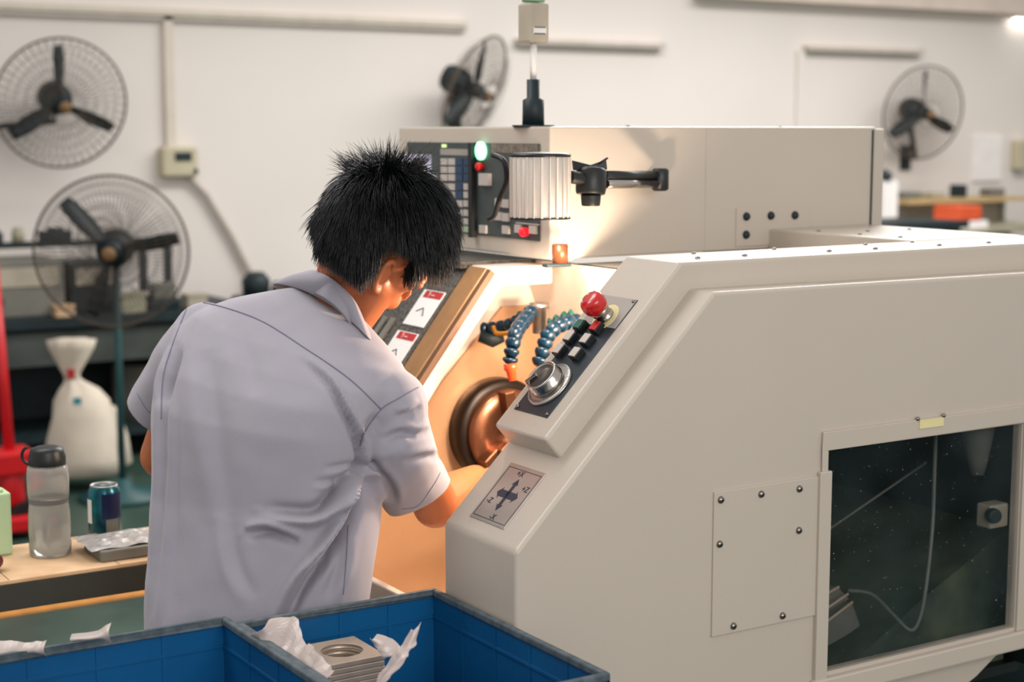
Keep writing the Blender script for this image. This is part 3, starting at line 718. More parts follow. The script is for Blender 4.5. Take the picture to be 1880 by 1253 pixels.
# crumpled film
def film(name, spine, widths, wdir, amp, seed, label):
    path = smooth_path(spine, 7); n = len(path); m = 18; vs = []; fs = []
    for i, p in enumerate(path):
        t = i / (n - 1) * (len(widths) - 1); a = int(min(t, len(widths) - 2)); w = widths[a] * (1 - (t - a)) + widths[a + 1] * (t - a)
        for j in range(m):
            s_ = j / (m - 1) - .5; q = Vector(p) + Vector(wdir) * (w * s_)
            nz = Vector(noise.noise_vector(q * 28 + Vector((seed, 0, 0)))) * amp + Vector(noise.noise_vector(q * 62 + Vector((0, seed, 0)))) * amp * .45
            q = q + nz + FH * (-.02 * math.cos(s_ * 2.6)); vs.append(q)
    for i in range(n - 1):
        for j in range(m - 1): fs.append((i * m + j, i * m + j + 1, (i + 1) * m + j + 1, (i + 1) * m + j))
    mb = MB(); mb.add(vs, fs, False); o = mb.build(name, M_film, None, fix=False)
    s = o.modifiers.new('sol', 'SOLIDIFY'); s.thickness = .0006
    if label: setp(o, label, 'plastic film', 'plastic film round the steel plates')
    return o
film('plastic_film', [at(478, 1150, 2.36), at(505, 1160, 2.36), at(530, 1185, 2.32), at(560, 1215, 2.27), at(590, 1250, 2.2)], [.030, .062, .052, .05, .05], RT * .75 + UPZ * .7, .010, 3, 'crumpled clear plastic film left of the steel plates')
film('plastic_film', [at(768, 1148, 2.30), at(752, 1180, 2.28), at(735, 1205, 2.25), at(710, 1235, 2.2), at(680, 1262, 2.15)], [.018, .028, .045, .05, .05], RT * .8 + UPZ * .5, .009, 9, 'crumpled clear plastic film right of the steel plates')
film('plastic_film', [at(688, 1166, 2.36), at(705, 1180, 2.34), at(722, 1200, 2.31)], [.012, .028, .03], RT * .8 + UPZ * .3, .006, 5, 'small tuft of plastic film behind the steel plates')
film('plastic_film', [at(-30, 1191, 2.30), at(40, 1188, 2.31), at(90, 1190, 2.31)], [.03, .02, .02], UPZ * 1, .006, 12, 'plastic film on the far rim of the empty crate, near frame edge')
film('plastic_film', [at(140, 1174, 2.31), at(180, 1166, 2.31), at(208, 1160, 2.31)], [.012, .014, .03], UPZ * 1, .006, 14, 'plastic film tuft on the far rim of the empty crate')

# ------------------------------------------------------------------ bench with bottle and can
TB = thing('work_bench', 'low bench with a pale plywood top and dark edge, left of the man', 'bench', (.5, 2.94, 0))
MB().box2((-.25, 2.825, .822), (1.16, 3.07, .830)).build('bench_top', M_wood, TB, bevel=.002)
MB().box2((-.25, 2.822, .775), (1.16, 3.06, .822)).build('bench_frame', M_woodd, TB)
for x in (-.2, 1.1): 
    for y in (2.86, 3.02): MB().box2((x - .02, y - .02, 0), (x + .02, y + .02, .775)).build('leg', M_woodd, TB)
for k in range(3): MB().box2((.52 + .2 * k, 2.826, .8298), (.521 + .2 * k, 3.069, .8304)).build('board_joint', M_woodd, TB)
bp = Vector((.835, 2.965, .830))
bt = thing('water_bottle', 'clear plastic water bottle with a black lid on the bench', 'bottle', bp)
mb = MB(); mb.lathe([(.001, .002), (.034, .0), (.038, .004), (.039, .02), (.0375, .03), (.039, .045), (.038, .08), (.036, .10), (.038, .12), (.039, .15), (.037, .165), (.034, .172), (.033, .168), (.036, .150), (.037, .12), (.036, .10), (.0365, .08), (.037, .03), (.036, .006), (.001, .005)], bp, (0, 0, 1), 36, caps=False)
mb.build('bottle_body', M_bottle, bt)
mb = MB(); mb.lathe([(.001, .006), (.0355, .006), (.036, .08), (.035, .10), (.001, .10)], bp, (0, 0, 1), 30); mb.build('water', M_water, bt)
mb = MB(); mb.lathe([(.033, .168), (.034, .172), (.034, .186), (.031, .196), (.030, .202), (.018, .206), (1e-4, .207)], bp, (0, 0, 1), 30); lid = mb.build('lid', M_black, bt)
mb = MB(); mb.tube([bp + UPZ * .188 + RT * (-.034 - .013 * math.sin(a)) + UPZ * (.016 * math.cos(a)) for a in [PI * i / 8 for i in range(9)]], .003, 6); mb.build('carry_loop', M_black, lid)
def can_(p):
    c = thing('drink_can', 'teal and navy drink can with a pale label patch on the bench', 'can', p)
    mb = MB(); mb.lathe([(.024, 0), (.026, .002), (.0315, .009), (.0315, .094), (.027, .103), (.0262, .105)], p, (0, 0, 1), 36); mb.build('can_body', M_canb, c)
    mb = MB(); mb.lathe([(.0262, .1045), (.027, .1065), (.0262, .108), (.0245, .1065), (.024, .103), (1e-4, .103)], p, (0, 0, 1), 36); lid_ = mb.build('can_lid', M_steel, c)
    mb = MB(); mb.box(p + Vector((0, .006, .1045)), (.01, .018, .0015)); mb.build('pull_tab', M_steel, lid_)
    def patch(a0, a1, z0, z1, m_, nm):
        vs = []; fs = []; n = 12
        for i in range(n + 1):
            a = math.radians(a0 + (a1 - a0) * i / n); r = .0319; vs += [p + rdz((math.sin(a) * r, -math.cos(a) * r, z0)), p + rdz((math.sin(a) * r, -math.cos(a) * r, z1))]
        for i in range(n): fs.append((2 * i, 2 * i + 2, 2 * i + 3, 2 * i + 1))
        MB().add(vs, fs, True).build(nm, m_, c, fix=False)
    patch(-88, -35, .035, .082, M_white, 'pale_patch'); patch(5, 85, .045, .094, M_cann, 'navy_band'); patch(18, 66, .012, .044, M_greybox, 'info_panel')
can_(Vector((.960, 3.025, .830)))
# small stack of flat parts with a bag on it
stk = thing('parts_box', 'flat dark grey box of parts under a silvery bag on the bench', 'box', (.96, 2.90, .83))
MB().box2((.895, 2.85, .830), (1.03, 2.955, .851)).build('box_base', M_greybox, stk, bevel=.003)
mb = MB(); n = 14; vs = []; fs = []
for i in range(n):
    for j in range(n):
        x = .88 + .145 * i / (n - 1); y = 2.86 + .12 * j / (n - 1); edge = min(i, j, n - 1 - i, n - 1 - j) / 3
        vs.append((x, y, .8525 + .006 * min(1, edge) + .005 * noise.noise(Vector((x * 60, y * 60, 0)))))
for i in range(n - 1):
    for j in range(n - 1): fs.append((i * n + j, (i + 1) * n + j, (i + 1) * n + j + 1, i * n + j + 1))
b_ = MB().add(vs, fs, False).build('silvery_bag', mat('silver_bag', 'aaa6a2', .3, metal=.3, var=.2, vscale=60), stk, fix=False)
mb = MB(); mb.box2((.70, 3.0, .83), (.775, 3.06, .948)); mb.box2((.71, 3.01, .948), (.765, 3.05, .955)); single(mb.build('mint_carton', M_mint, bevel=.004), 'pale green carton standing on the bench at the left frame edge', 'carton')
mb = MB(); mb.ell((.703, 2.90, .848), (.028, .02, .018)); mb.ell((.685, 2.91, .843), (.02, .02, .013)); single(mb.build('maroon_grip', M_maroon), 'small maroon plastic grip lying at the bench left end', 'grip')

# ------------------------------------------------------------------ fans
def fan_head(label, group, nsp=48, wr=.0018, wm=None):
    wm = wm or M_wire
    t = thing('wall_fan', label, 'fan', (0, 0, 0), group)
    R_ = .325
    mb = MB()
    def ring(r, z, rad, n=56): mb.tube([(r * math.cos(2 * PI * i / n), r * math.sin(2 * PI * i / n), z) for i in range(n)], rad, 3, closed=True)
    for sgn in (1, -1):
        for k, r in enumerate((.10, .15, .20, .25, .29)): ring(r, sgn * (.095 - .06 * (r / R_) ** 3), .0013)
        for k in range(nsp):
            a = 2 * PI * k / nsp; pts = []
            for r in (.07, .14, .21, .27, .31, R_):
                pts.append((r * math.cos(a), r * math.sin(a), sgn * (.097 - .095 * (r / R_) ** 3.2)))
            mb.tube(pts, wr, 3, cap=False)
    g = mb.build('wire_cage', wm, t, fix=False); g['kind'] = 'stuff'
    mb = MB(); n = 64; mb.tube([(R_ * math.cos(2 * PI * i / n), R_ * math.sin(2 * PI * i / n), 0) for i in range(n)], .0065, 6, closed=True); mb.build('cage_rim', M_wire, t)
    mb = MB(); mb.lathe([(.030, .094), (.030, .100), (1e-4, .101)], (0, 0, 0), (0, 0, 1), 24); mb.build('badge', mat('badge_tan', '7d5f3e', .6), t)
    for k in range(3):
        a0 = 2 * PI * k / 3 + math.radians(80); vs = []; fs = []; nn = 8
        for i in range(nn + 1):
            s_ = i / nn; r = .05 + .24 * s_; w = .022 + .026 * math.sin(PI * min(1, s_ * .8 + .1)); tw = math.radians(58 - 22 * s_)
            for q in (-1, 0, 1):
                x_ = q * w; vs.append(Matrix.Rotation(a0, 3, 'Z') @ Vector((r, x_ * math.cos(tw), x_ * math.sin(tw) - .006 * abs(q))))
        for i in range(nn):
            for q in range(2): fs.append((i * 3 + q, i * 3 + q + 1, (i + 1) * 3 + q + 1, (i + 1) * 3 + q))
        o = MB().add(vs, fs, True).build('blade', M_fan, t, fix=False); o.modifiers.new('s', 'SOLIDIFY').thickness = .004
    mb = MB(); mb.lathe([(.03, .05), (.045, .04), (.045, -.02)], (0, 0, 0), (0, 0, 1), 20); mb.build('hub', M_fan, t)
    mb = MB(); mb.lathe([(.03, -.03), (.07, -.06), (.08, -.09), (.082, -.17), (.07, -.20), (.03, -.215), (1e-4, -.217)], (0, 0, 0), (0, 0, 1), 28); mb.build('motor', M_fan, t)
    return t
def place_fan(t, c, f, roll=0):
    f = f.normalized(); x = UPZ.cross(f).normalized(); y = f.cross(x)
    t.matrix_world = Matrix.Translation(c) @ Matrix((x, y, f)).transposed().to_4x4() @ Matrix.Rotation(roll, 4, 'Z')
def bracket(t, c, f, dx=-.10, dz=-.16, r=.018):                              # arm from the motor to a plate on the wall
    inv = t.matrix_world.inverted(); m0 = c - f.normalized() * .15
    w0 = Vector((m0.x + dx, WY, m0.z + dz))
    mb = MB(); pts = [m0, m0 - UPZ * .12, Vector((w0.x, WY - .10, w0.z)), w0]
    mb.tube([inv @ p for p in pts], r, 8); mb2 = [inv @ p for p in (w0 + Vector((-.05, -.01, -.09)), w0 + Vector((.05, -.01, -.09)), w0 + Vector((.05, -.01, .09)), w0 + Vector((-.05, -.01, .09)))]
    mb.prism(mb2, inv.to_3x3() @ Vector((0, .01, 0)))
    ORG[t.name] = Vector(); mb.build('wall_bracket', M_fan, t)
f0 = fan_head('wall fan with dark blades high on the left wall, topmost left', 'industrial fans')
cA, fA = at(112, 190, 8.0), rdz((.46, -.85, -.22))
f1 = copy_tree(f0); f2 = copy_tree(f0); f3 = fan_head('large pedestal fan', None, 84, .0018, mat('fan_wire_dark', '4d423a', .6))
place_fan(f0, cA, fA, .25); bracket(f0, cA, fA, -.40, -.16, .016)
setp(f1, 'wall fan turned sideways behind the signal tower', 'fan'); f1['label'] = 'wall fan turned sideways above the machine cabinet, left of the signal tower'
cB, fB = at(872, 165, 9.2), rdz((.84, -.36, -.40)); place_fan(f1, cB, fB, .5); bracket(f1, cB, fB, .12, -.42, .035)
f2['label'] = 'wall fan at the far right end of the wall above the clutter'
cC, fC = at(1695, 207, 11.2), rdz((.36, -.92, -.16)); place_fan(f2, cC, fC, .25); bracket(f2, cC, fC, .10, -.34, .02)
f3['group'] = ''; del f3['group']; f3.name = 'pedestal_fan'; f3['label'] = 'large pedestal fan on a teal pole standing behind the white sack'
cD, fD = at(205, 462, 6.9), rdz((.12, -1, -.05)); place_fan(f3, cD, fD, .9)
inv = f3.matrix_world.inverted(); ORG[f3.name] = Vector()
mc = cD - fD.normalized() * .12
mb = MB(); mb.tube([inv @ mc, inv @ Vector((mc.x, mc.y, .03))], .016, 10); mb.build('pole', M_pole, f3)
mb = MB(); mb.lathe([(.19, 0), (.19, .02), (.05, .045), (.03, .09)], inv @ Vector((mc.x, mc.y, 0)), inv.to_3x3() @ UPZ, 28); mb.build('base', M_pole, f3)

# wall switch, cable, lamp on the wall, right-hand fittings
sw = thing('wall_switch', 'cream switch box with a small dark window on the left wall', 'switch', (3.10, WY, 1.38))
MB().box2((3.0, WY - .08, 1.375), (3.20, WY, 1.535)).build('switch_body', M_switch, sw, bevel=.015)
MB().box2((3.07, WY - .086, 1.46), (3.16, WY - .078, 1.505)).build('switch_window', M_dark, sw)
dome((3.185, WY - .08, 1.405), .014, (0, -1, 0), mats=M_dark, parent=sw, name='knob', cross=False)
single(MB().tube([(3.16, WY - .03, 1.38), (3.26, WY - .03, 1.28), (3.40, WY - .03, 1.05), (3.50, WY - .03, .86), (3.52, WY - .03, .6)], .018, 8).build('wall_cable', M_trim_d), 'grey cable running diagonally down the wall below the switch box', 'cable')
single(MB().box2((9.25, WY - .02, 1.25), (9.55, WY, 1.58)).build('paper_notice', M_paper), 'blank white notice sheet on the wall right of the far fan', 'notice')
single(MB().box2((9.66, WY - .08, 1.33), (9.80, WY, 1.55)).build('junction_box', M_switch, bevel=.01), 'small cream junction box on the wall at the right frame edge', 'electrical box')
fl = thing('wall_lamp', 'bright fluorescent lamp high on the wall at the upper right', 'lamp', (10.0, WY - .05, 2.42))
MB().box2((9.55, WY - .10, 2.44), (10.7, WY, 2.48)).build('lamp_housing', M_paper, fl)
MB().tube([(9.58, WY - .06, 2.42), (10.67, WY - .06, 2.42)], .02, 10).build('tube', M_tube, fl)

# ------------------------------------------------------------------ left background: workbench and machines
wb = thing('steel_workbench', 'dark steel workbench with shelves and an upright frame against the wall', 'workbench', (2.0, 7.95, 0))
MB().box2((-.3, 7.65, .68), (3.25, 8.3, .73)).build('bench_top', M_dark, wb)
MB().box2((-.3, 7.68, .50), (3.2, 8.28, .66)).build('drawer_row', mat('drawer_grey', '414743', .6, var=.4, vscale=5), wb)
MB().box2((-.3, 7.7, .12), (3.2, 8.28, .15)).build('lower_shelf', M_dark, wb)
MB().box2((-.3, 8.26, .15), (3.2, 8.29, .5)).build('back_sheet', M_dark, wb)
for x in (-.2, 1.4, 3.1):
    for y in (7.72, 8.22): MB().box2((x - .03, y - .03, 0), (x + .03, y + .03, .68)).build('leg', M_dark, wb)
fr_ = MB()
fr_.box2((.8, 7.86, 1.055), (2.88, 7.90, 1.085)); fr_.build('frame_bar', M_dark, wb)
for x in (2.74, 2.87, 1.05): MB().box2((x - .017, 7.86, .73), (x + .017, 7.90, 1.08)).build('frame_upright', M_dark, wb)
def bxthing(name, a, b, m_, label, cat, bevel=.01, grp=None, extra=None):
    t = thing(name, label, cat, ((a[0] + b[0]) / 2, (a[1] + b[1]) / 2, a[2]), grp)
    MB().box2(a, b).build('housing', m_, t, bevel=bevel)
    if extra: extra(t, a, b)
    return t
def ex_machine(t, a, b):
    MB().box2((a[0] + .03, a[1] - .006, a[2] + (b[2] - a[2]) * .55), (b[0] - .03, a[1] + .002, b[2] - .03)).build('front_plate', M_beige, t)
    dome(((a[0] + b[0]) / 2, a[1], a[2] + (b[2] - a[2]) * .3), .03, (0, -1, 0), mats=M_dark, parent=t, name='handwheel', cross=False)
bxthing('bench_grinder', (1.65, 7.75, .73), (2.30, 8.15, 1.00), M_greybox, 'grey box-shaped bench machine with a beige front left of the pedestal fan', 'machine', extra=ex_machine)
bxthing('bench_grinder', (2.34, 7.8, .73), (2.60, 8.1, .98), M_dark, 'dark bench machine behind the pedestal fan cage', 'machine', extra=ex_machine)
for i, (x, z, r, m_, l, c) in enumerate(((1.95, 1.10, .035, M_beige, 'round pale tin on the frame bar at left', 'tin'), (2.12, 1.10, .03, M_olive, 'small olive tin on the frame bar beside the pale tin', 'tin'))):
    mb = MB(); mb.lathe([(r, 0), (r, .05), (r * .8, .055), (r * .8, .07), (1e-4, .072)], (x, 7.88, 1.085), (0, 0, 1), 18); single(mb.build('tin', m_), l, c)
def vise(x, y, z, label, s=1):
    t = thing('bench_vise', label, 'vise', (x, y, z), 'bench vises')
    MB().box2((x - .08 * s, y - .06, z), (x + .08 * s, y + .06, z + .05 * s)).build('vise_base', M_dark, t, bevel=.008)
    MB().box2((x - .05 * s, y - .04, z + .05 * s), (x + .07 * s, y + .04, z + .13 * s)).build('jaw', M_greybox, t, bevel=.008)
    MB().tube([(x - .15 * s, y, z + .08 * s), (x + .02, y, z + .08 * s)], .012, 8).build('screw_rod', M_steel, t)
    MB().tube([(x - .14 * s, y, z + .0 * s + .02), (x - .14 * s, y, z + .15 * s)], .006, 6).build('handle', M_steel, t)
vise(2.80, 7.80, .73, 'bench vise at the right end of the dark workbench')
vise(1.42, 7.85, .73, 'bench vise left of the grey bench machine', .8)
k = 0
for x, w, d, h, m_, n_, l in ((1.55, .10, .10, .06, M_beige, 'parts_tray', 'pale parts tray on the workbench at far left'), (1.82, .16, .08, .035, M_paper, 'parts_tray', 'white shallow tray at the workbench front edge'), (2.28, .09, .08, .05, M_wood, 'cardboard_box', 'small brown cardboard box on the workbench under the fan'), (2.62, .12, .08, .09, M_olive, 'cardboard_box', 'olive box on the workbench right of the fan pole'), (2.95, .10, .1, .07, M_beige, 'cardboard_box', 'beige box on the workbench beside the vise')):
    mb = MB(); a = (x - w / 2, 7.68, .73); mb.box2(a, (x + w / 2, 7.68 + d, .73 + h)); mb.box2((x - w / 2 - .004, 7.676, .73 + h - .01), (x + w / 2 + .004, 7.684 + d, .73 + h + .004))
    single(mb.build(n_, m_), l, 'tray' if 'tray' in n_ else 'box')
for x, h, w, m_, l in ((1.6, .30, .34, M_dark, 'dark drum on the lower shelf at far left'), (2.75, .28, .30, M_greybox, 'grey drum on the lower shelf right of the sack'), (3.05, .2, .2, M_dark, 'small dark drum on the lower shelf at the right end')):
    mb = MB(); mb.lathe([(w / 2, 0), (w / 2, h * .3), (w / 2 + .006, h * .33), (w / 2, h * .36), (w / 2, h), (w / 2 - .02, h + .005), (1e-4, h + .005)], (x, 7.98, .15), (0, 0, 1), 24); single(mb.build('drum', m_), l, 'drum')
# machine parts seen above the man's left shoulder
dt = thing('drill_press', 'dark bench drill on a stand behind the man\'s left shoulder', 'drill', (3.5, 7.9, 0))
MB().box2((3.30, 7.7, 0), (3.85, 8.2, .55)).build('stand', M_dark, dt, bevel=.01)
MB().box2((3.31, 7.75, .55), (3.78, 8.15, .74)).build('drill_bed', M_fan, dt, bevel=.02)
mb = MB(); mb.lathe([(.07, 0), (.075, .1), (.04, .14)], (3.36, 7.9, .74), (0, 0, 1), 16); mb.build('drill_head', M_fan, dt)
for x in (3.46, 3.55, 3.64): mb = MB(); mb.lathe([(.03, 0), (.035, .05), (.02, .09)], (x, 7.85, .74), (0, 0, 1), 12); mb.build('spindle', M_fan, dt)

p_ = at(217, 467, 7.9)
dg = thing('dial_stand', 'small round white dial on a dark post behind the pedestal fan', 'dial', (p_.x, p_.y, .73))
MB().lathe([(.04, 0), (.046, .01), (.04, .02), (1e-4, .022)], p_, (-.2, -1, 0), 20).build('dial_disc', M_paper, dg)
MB().lathe([(.05, 0), (.05, .015), (.012, .025), (.012, p_.z - .73)], (p_.x, p_.y + .02, .73), (0, 0, 1), 12).build('post', M_dark, dg)
for x, h, w, m_, l in ((1.70, .06, .10, M_dark, 'dark fitting standing on the frame bar, leftmost'), (1.84, .04, .08, M_fan, 'low dark fitting on the frame bar, second from left'), (2.02, .05, .05, M_dark, 'small dark fitting between the two tins on the frame bar'), (2.30, .05, .16, M_dark, 'wide dark fitting on the frame bar behind the fan')):
    mb = MB(); mb.box2((x - w / 2, 7.86, 1.085), (x + w / 2, 7.90, 1.085 + h)); mb.box2((x - w / 4, 7.865, 1.085 + h), (x + w / 4, 7.895, 1.10 + h)); single(mb.build('fitting', m_, bevel=.006), l, 'fitting')
# white sack with a tied neck
sk = thing('white_sack', 'white woven sack tied at the neck standing on the green floor', 'sack', (2.26, 7.35, 0))
def sack_ring(c, a, b, n=28, ph=0, amp=.05, k=5):
    return [Vector(c) + RT * (a * math.cos(t) * (1 + amp * math.sin(k * t + ph))) + FH * (b * math.sin(t) * (1 + amp * math.cos(k * t + ph))) for t in [2 * PI * i / n for i in range(n)]]
sc_ = lambda px, py, d=7.35: at(px, py, d)
rl = []
for (px, py, a) in ((160, 872, 30), (158, 868, 62), (152, 840, 66), (150, 800, 62), (150, 765, 56), (150, 735, 50), (145, 715, 34), (136, 700, 17), (132, 692, 12), (130, 682, 17), (130, 660, 27), (131, 640, 36), (131, 624, 40), (131, 622, 20)):
    c_ = sc_(px, py); w = a / FPX * 7.35; rl.append(sack_ring(c_, w, w * .8, ph=py * .05, amp=.06 if py > 720 else .16, k=3 if py > 720 else 6))
zmin = min(v.z for v in rl[0]); rl = [[v - UPZ * 0 for v in r] for r in rl]
for r in rl[:2]:
    for v in r: v.z = max(.003, v.z)
mb = MB(); mb.rings(rl); so_ = mb.build('sack_body', M_sack, sk)
mb = MB(); mb.tube(sack_ring(sc_(132, 693), .034, .028), .006, 6, closed=True); mb.build('tie_string', M_beige, sk)
mb = MB(); mb.box(sc_(130, 686, 7.31), (.035, .008, .04)); mb.build('red_tag', M_redp, sk)
mb = MB(); mb.box(sc_(142, 737, 7.20), (.035, .01, .03)); mb.build('teal_print', M_tealp, sk)
mb = MB(); rl = []
for (px, py, a) in ((212, 862, 10), (216, 850, 26), (214, 800, 20), (208, 760, 12), (206, 745, 4)):
    w = a / FPX * 7.75; rl.append([Vector((v.x, v.y, max(.003, v.z))) for v in sack_ring(at(px, py, 7.75), w, w * .7)])
mb.rings(rl); single(mb.build('white_bundle', M_sack), 'small white cloth bundle on the floor behind the teal fan pole', 'bundle')
# red pallet jack
pj = thing('pallet_jack', 'red hand pallet jack at the left frame edge', 'pallet jack', (1.6, 6.5, 0))
mb = MB(); mb.tube([at(-14, 470, 6.6), at(18, 835, 6.5)], .022, 12); mb.build('handle', M_jackred, pj)
q0 = at(20, 848, 6.5)
mb = MB(); mb.box(q0 - RT * .03, (.22, .16, .10)); mb.lathe([(.05, -.12), (.05, .02)], q0 - UPZ * .06, (0, 0, 1), 16); mb.build('pump_body', M_jackred, pj, bevel=.015)
for s_ in (-1, 1):
    MB().box2((q0.x - .9, q0.y + .16 * s_ - .07 + .1, .03), (q0.x + .1, q0.y + .16 * s_ + .07 + .1, .09)).build('fork', M_jackred, pj, bevel=.01)
    mb = MB(); mb.lathe([(.07, -.025), (.07, .025)], (q0.x + .04, q0.y + .06 * s_, .07), (0, 1, 0), 18); mb.build('wheel', M_black, pj)

# ------------------------------------------------------------------ right background
rb = thing('assembly_bench', 'pale green assembly bench with clutter at the right end of the wall', 'bench', (8.8, 7.9, 0))
MB().box2((8.15, 7.6, .93), (9.35, 8.2, .96)).build('bench_top', M_olive, rb)
MB().box2((8.15, 7.9, 1.12), (9.35, 8.2, 1.15)).build('shelf', mat('ochre_shelf', 'b89d70', .6), rb)
for x in (8.18, 8.75, 9.32): MB().box2((x - .02, 8.1, .0), (x + .02, 8.15, 1.14)).build('upright', M_olive, rb)
MB().box2((8.2, 8.0, .1), (9.3, 8.18, .93)).build('back_board', M_beige, rb)
MB().box2((8.2, 8.12, .96), (9.3, 8.16, 1.12)).build('shelf_back', M_beige, rb)
single(MB().box2((8.33, 7.62, 1.012), (8.56, 7.85, 1.115)).build('orange_bin', M_orangebox, bevel=.012), 'orange plastic bin on the far right assembly bench', 'bin')
single(MB().box2((8.28, 7.62, .9605), (8.62, 7.88, 1.012)).build('bin_tray', M_paper), 'white tray under the orange bin', 'tray')
for x, w, h, m_, l in ((8.30, .16, .05, M_greybox, 'grey part on the far shelf, left one'), (8.55, .12, .04, M_olive, 'olive part on the far shelf, second from left'), (8.80, .06, .09, M_dark, 'upright dark tool on the far shelf'), (9.15, .14, .06, M_greybox, 'grey part on the far shelf, right one')):
    single(MB().box2((x - w / 2, 8.0, 1.15), (x + w / 2, 8.12, 1.15 + h)).build('shelf_part', m_, bevel=.01), l, 'machine part')
bt2 = thing('long_table', 'long black-topped table behind the machine cabinet at right', 'table', (8.0, 7.4, 0))
MB().box2((6.95, 7.0, 1.02), (7.75, 7.5, 1.065)).build('table_top', M_fan, bt2)
for x in (7.0, 7.7): MB().box2((x - .03, 7.05, 0), (x + .03, 7.45, 1.02)).build('leg', M_dark, bt2)
dm = thing('dark_lathe', 'dark machine at the right frame edge beyond the assembly bench', 'machine', (9.5, 7.5, 0))
MB().box2((9.42, 7.05, 0), (10.3, 7.55, .99)).build('bed', M_fan, dm, bevel=.02)
MB().box2((9.6, 7.1, .99), (10.2, 7.5, 1.10)).build('head', M_olive, dm, bevel=.02)
MB().box2((9.65, 7.15, 1.10), (9.95, 7.45, 1.17)).build('top_box', M_greybox, dm, bevel=.02)
single(MB().lathe([(.03, 0), (.045, .02), (.045, .05), (.02, .06), (.012, .075)], at(1625, 332, 10.6), (0, 0, 1), 14).build('hook_knob', M_dark), 'small dark knob on a white post right of the cabinet', 'knob')
single(MB().lathe([(.25, 0), (.25, .25), (.256, .27), (.25, .29), (.25, .60), (.23, .61), (1e-4, .61)], (3.42, 2.85, 0), (0, 0, 1), 28).build('coolant_drum', M_fan), 'dark coolant drum on the floor beyond the right end of the lathe', 'drum')
kp = at(1625, 332, 10.6)
single(MB().box2((kp.x - .03, kp.y - .02, 0), (kp.x + .10, kp.y + .02, kp.z)).build('white_post', M_paper), 'white post carrying the dark knob', 'post')

# ------------------------------------------------------------------ the man
def remesh(mb, voxel, smooth=4, name='m'):
    me = mb.mesh(name); o = bpy.data.objects.new('tmp', me); COL.objects.link(o)
    r = o.modifiers.new('r', 'REMESH'); r.mode = 'VOXEL'; r.voxel_size = voxel; r.use_smooth_shade = True
    if smooth: s = o.modifiers.new('s', 'SMOOTH'); s.factor = .5; s.iterations = smooth
    dg = bpy.context.evaluated_depsgraph_get(); dg.update()
    me2 = bpy.data.meshes.new_from_object(o.evaluated_get(dg)); bpy.data.objects.remove(o)
    return me2
def mesh_obj(me, name, m, parent, org):
    me.transform(Matrix.Translation(-org)); me.materials.clear(); me.materials.append(m)
    for p in me.polygons: p.use_smooth = True; p.material_index = 0
    o = bpy.data.objects.new(name, me); COL.objects.link(o)
    if parent: o.parent = parent
    else: o.location = org
    ORG[o.name] = org; return o
MAN = Vector(at(490, 1100, 2.66)); MAN.z = 0
# torso rings: left px, right px, thickness, depth left, depth right
TR = [((270, 1235), (664, 1235), .125, 2.74, 2.60), ((274, 1160), (670, 1160), .125, 2.74, 2.60), ((278, 1100), (680, 1085), .122, 2.74, 2.60), ((291, 1000), (692, 990), .120, 2.74, 2.60),
      ((293, 900), (700, 915), .120, 2.75, 2.60), ((294, 810), (690, 855), .122, 2.76, 2.59), ((300, 725), (700, 805), .124, 2.77, 2.58), ((316, 655), (722, 760), .120, 2.78, 2.58),
      ((335, 603), (742, 722), .108, 2.79, 2.585), ((366, 567), (738, 684), .088, 2.79, 2.60), ((430, 543), (706, 648), .072, 2.79, 2.63), ((500, 530), (672, 612), .056, 2.77, 2.67), ((540, 525), (650, 590), .04, 2.76, 2.70)]
def torso_rings(k=1.0, kt=1.0, n=40, sh=0):
    rl = []
    for (l, r, t, dl, dr) in TR:
        A = at(l[0], l[1], dl); B = at(r[0], r[1], dr); c = (A + B) / 2; a = (B - A) / 2 * .962 * k
        # drop direction (perpendicular to the ring): tilt follows the ring
        up = (UPZ - a.normalized() * UPZ.dot(a.normalized())).normalized(); b = up.cross(a).normalized() * (-1)
        b = -b if b.dot(FH) < 0 else b
        c = c + b * sh; ring = []
        for i in range(n):
            th = 2 * PI * i / n; cc, ss = math.cos(th), math.sin(th); e = 2.35
            q = (abs(cc) ** e + abs(ss) ** e) ** (-1 / e)
            ring.append(c + a * (cc * q) + b * (ss * q * t * kt))
        rl.append(ring)
    return rl
SHR = at(724, 765, 2.64); ELR = at(800, 928, 2.80); WRR = at(872, 880, 2.98)
SHL = at(372, 635, 2.80); ELL = at(299, 838, 2.90); WRL = at(455, 832, 2.97)
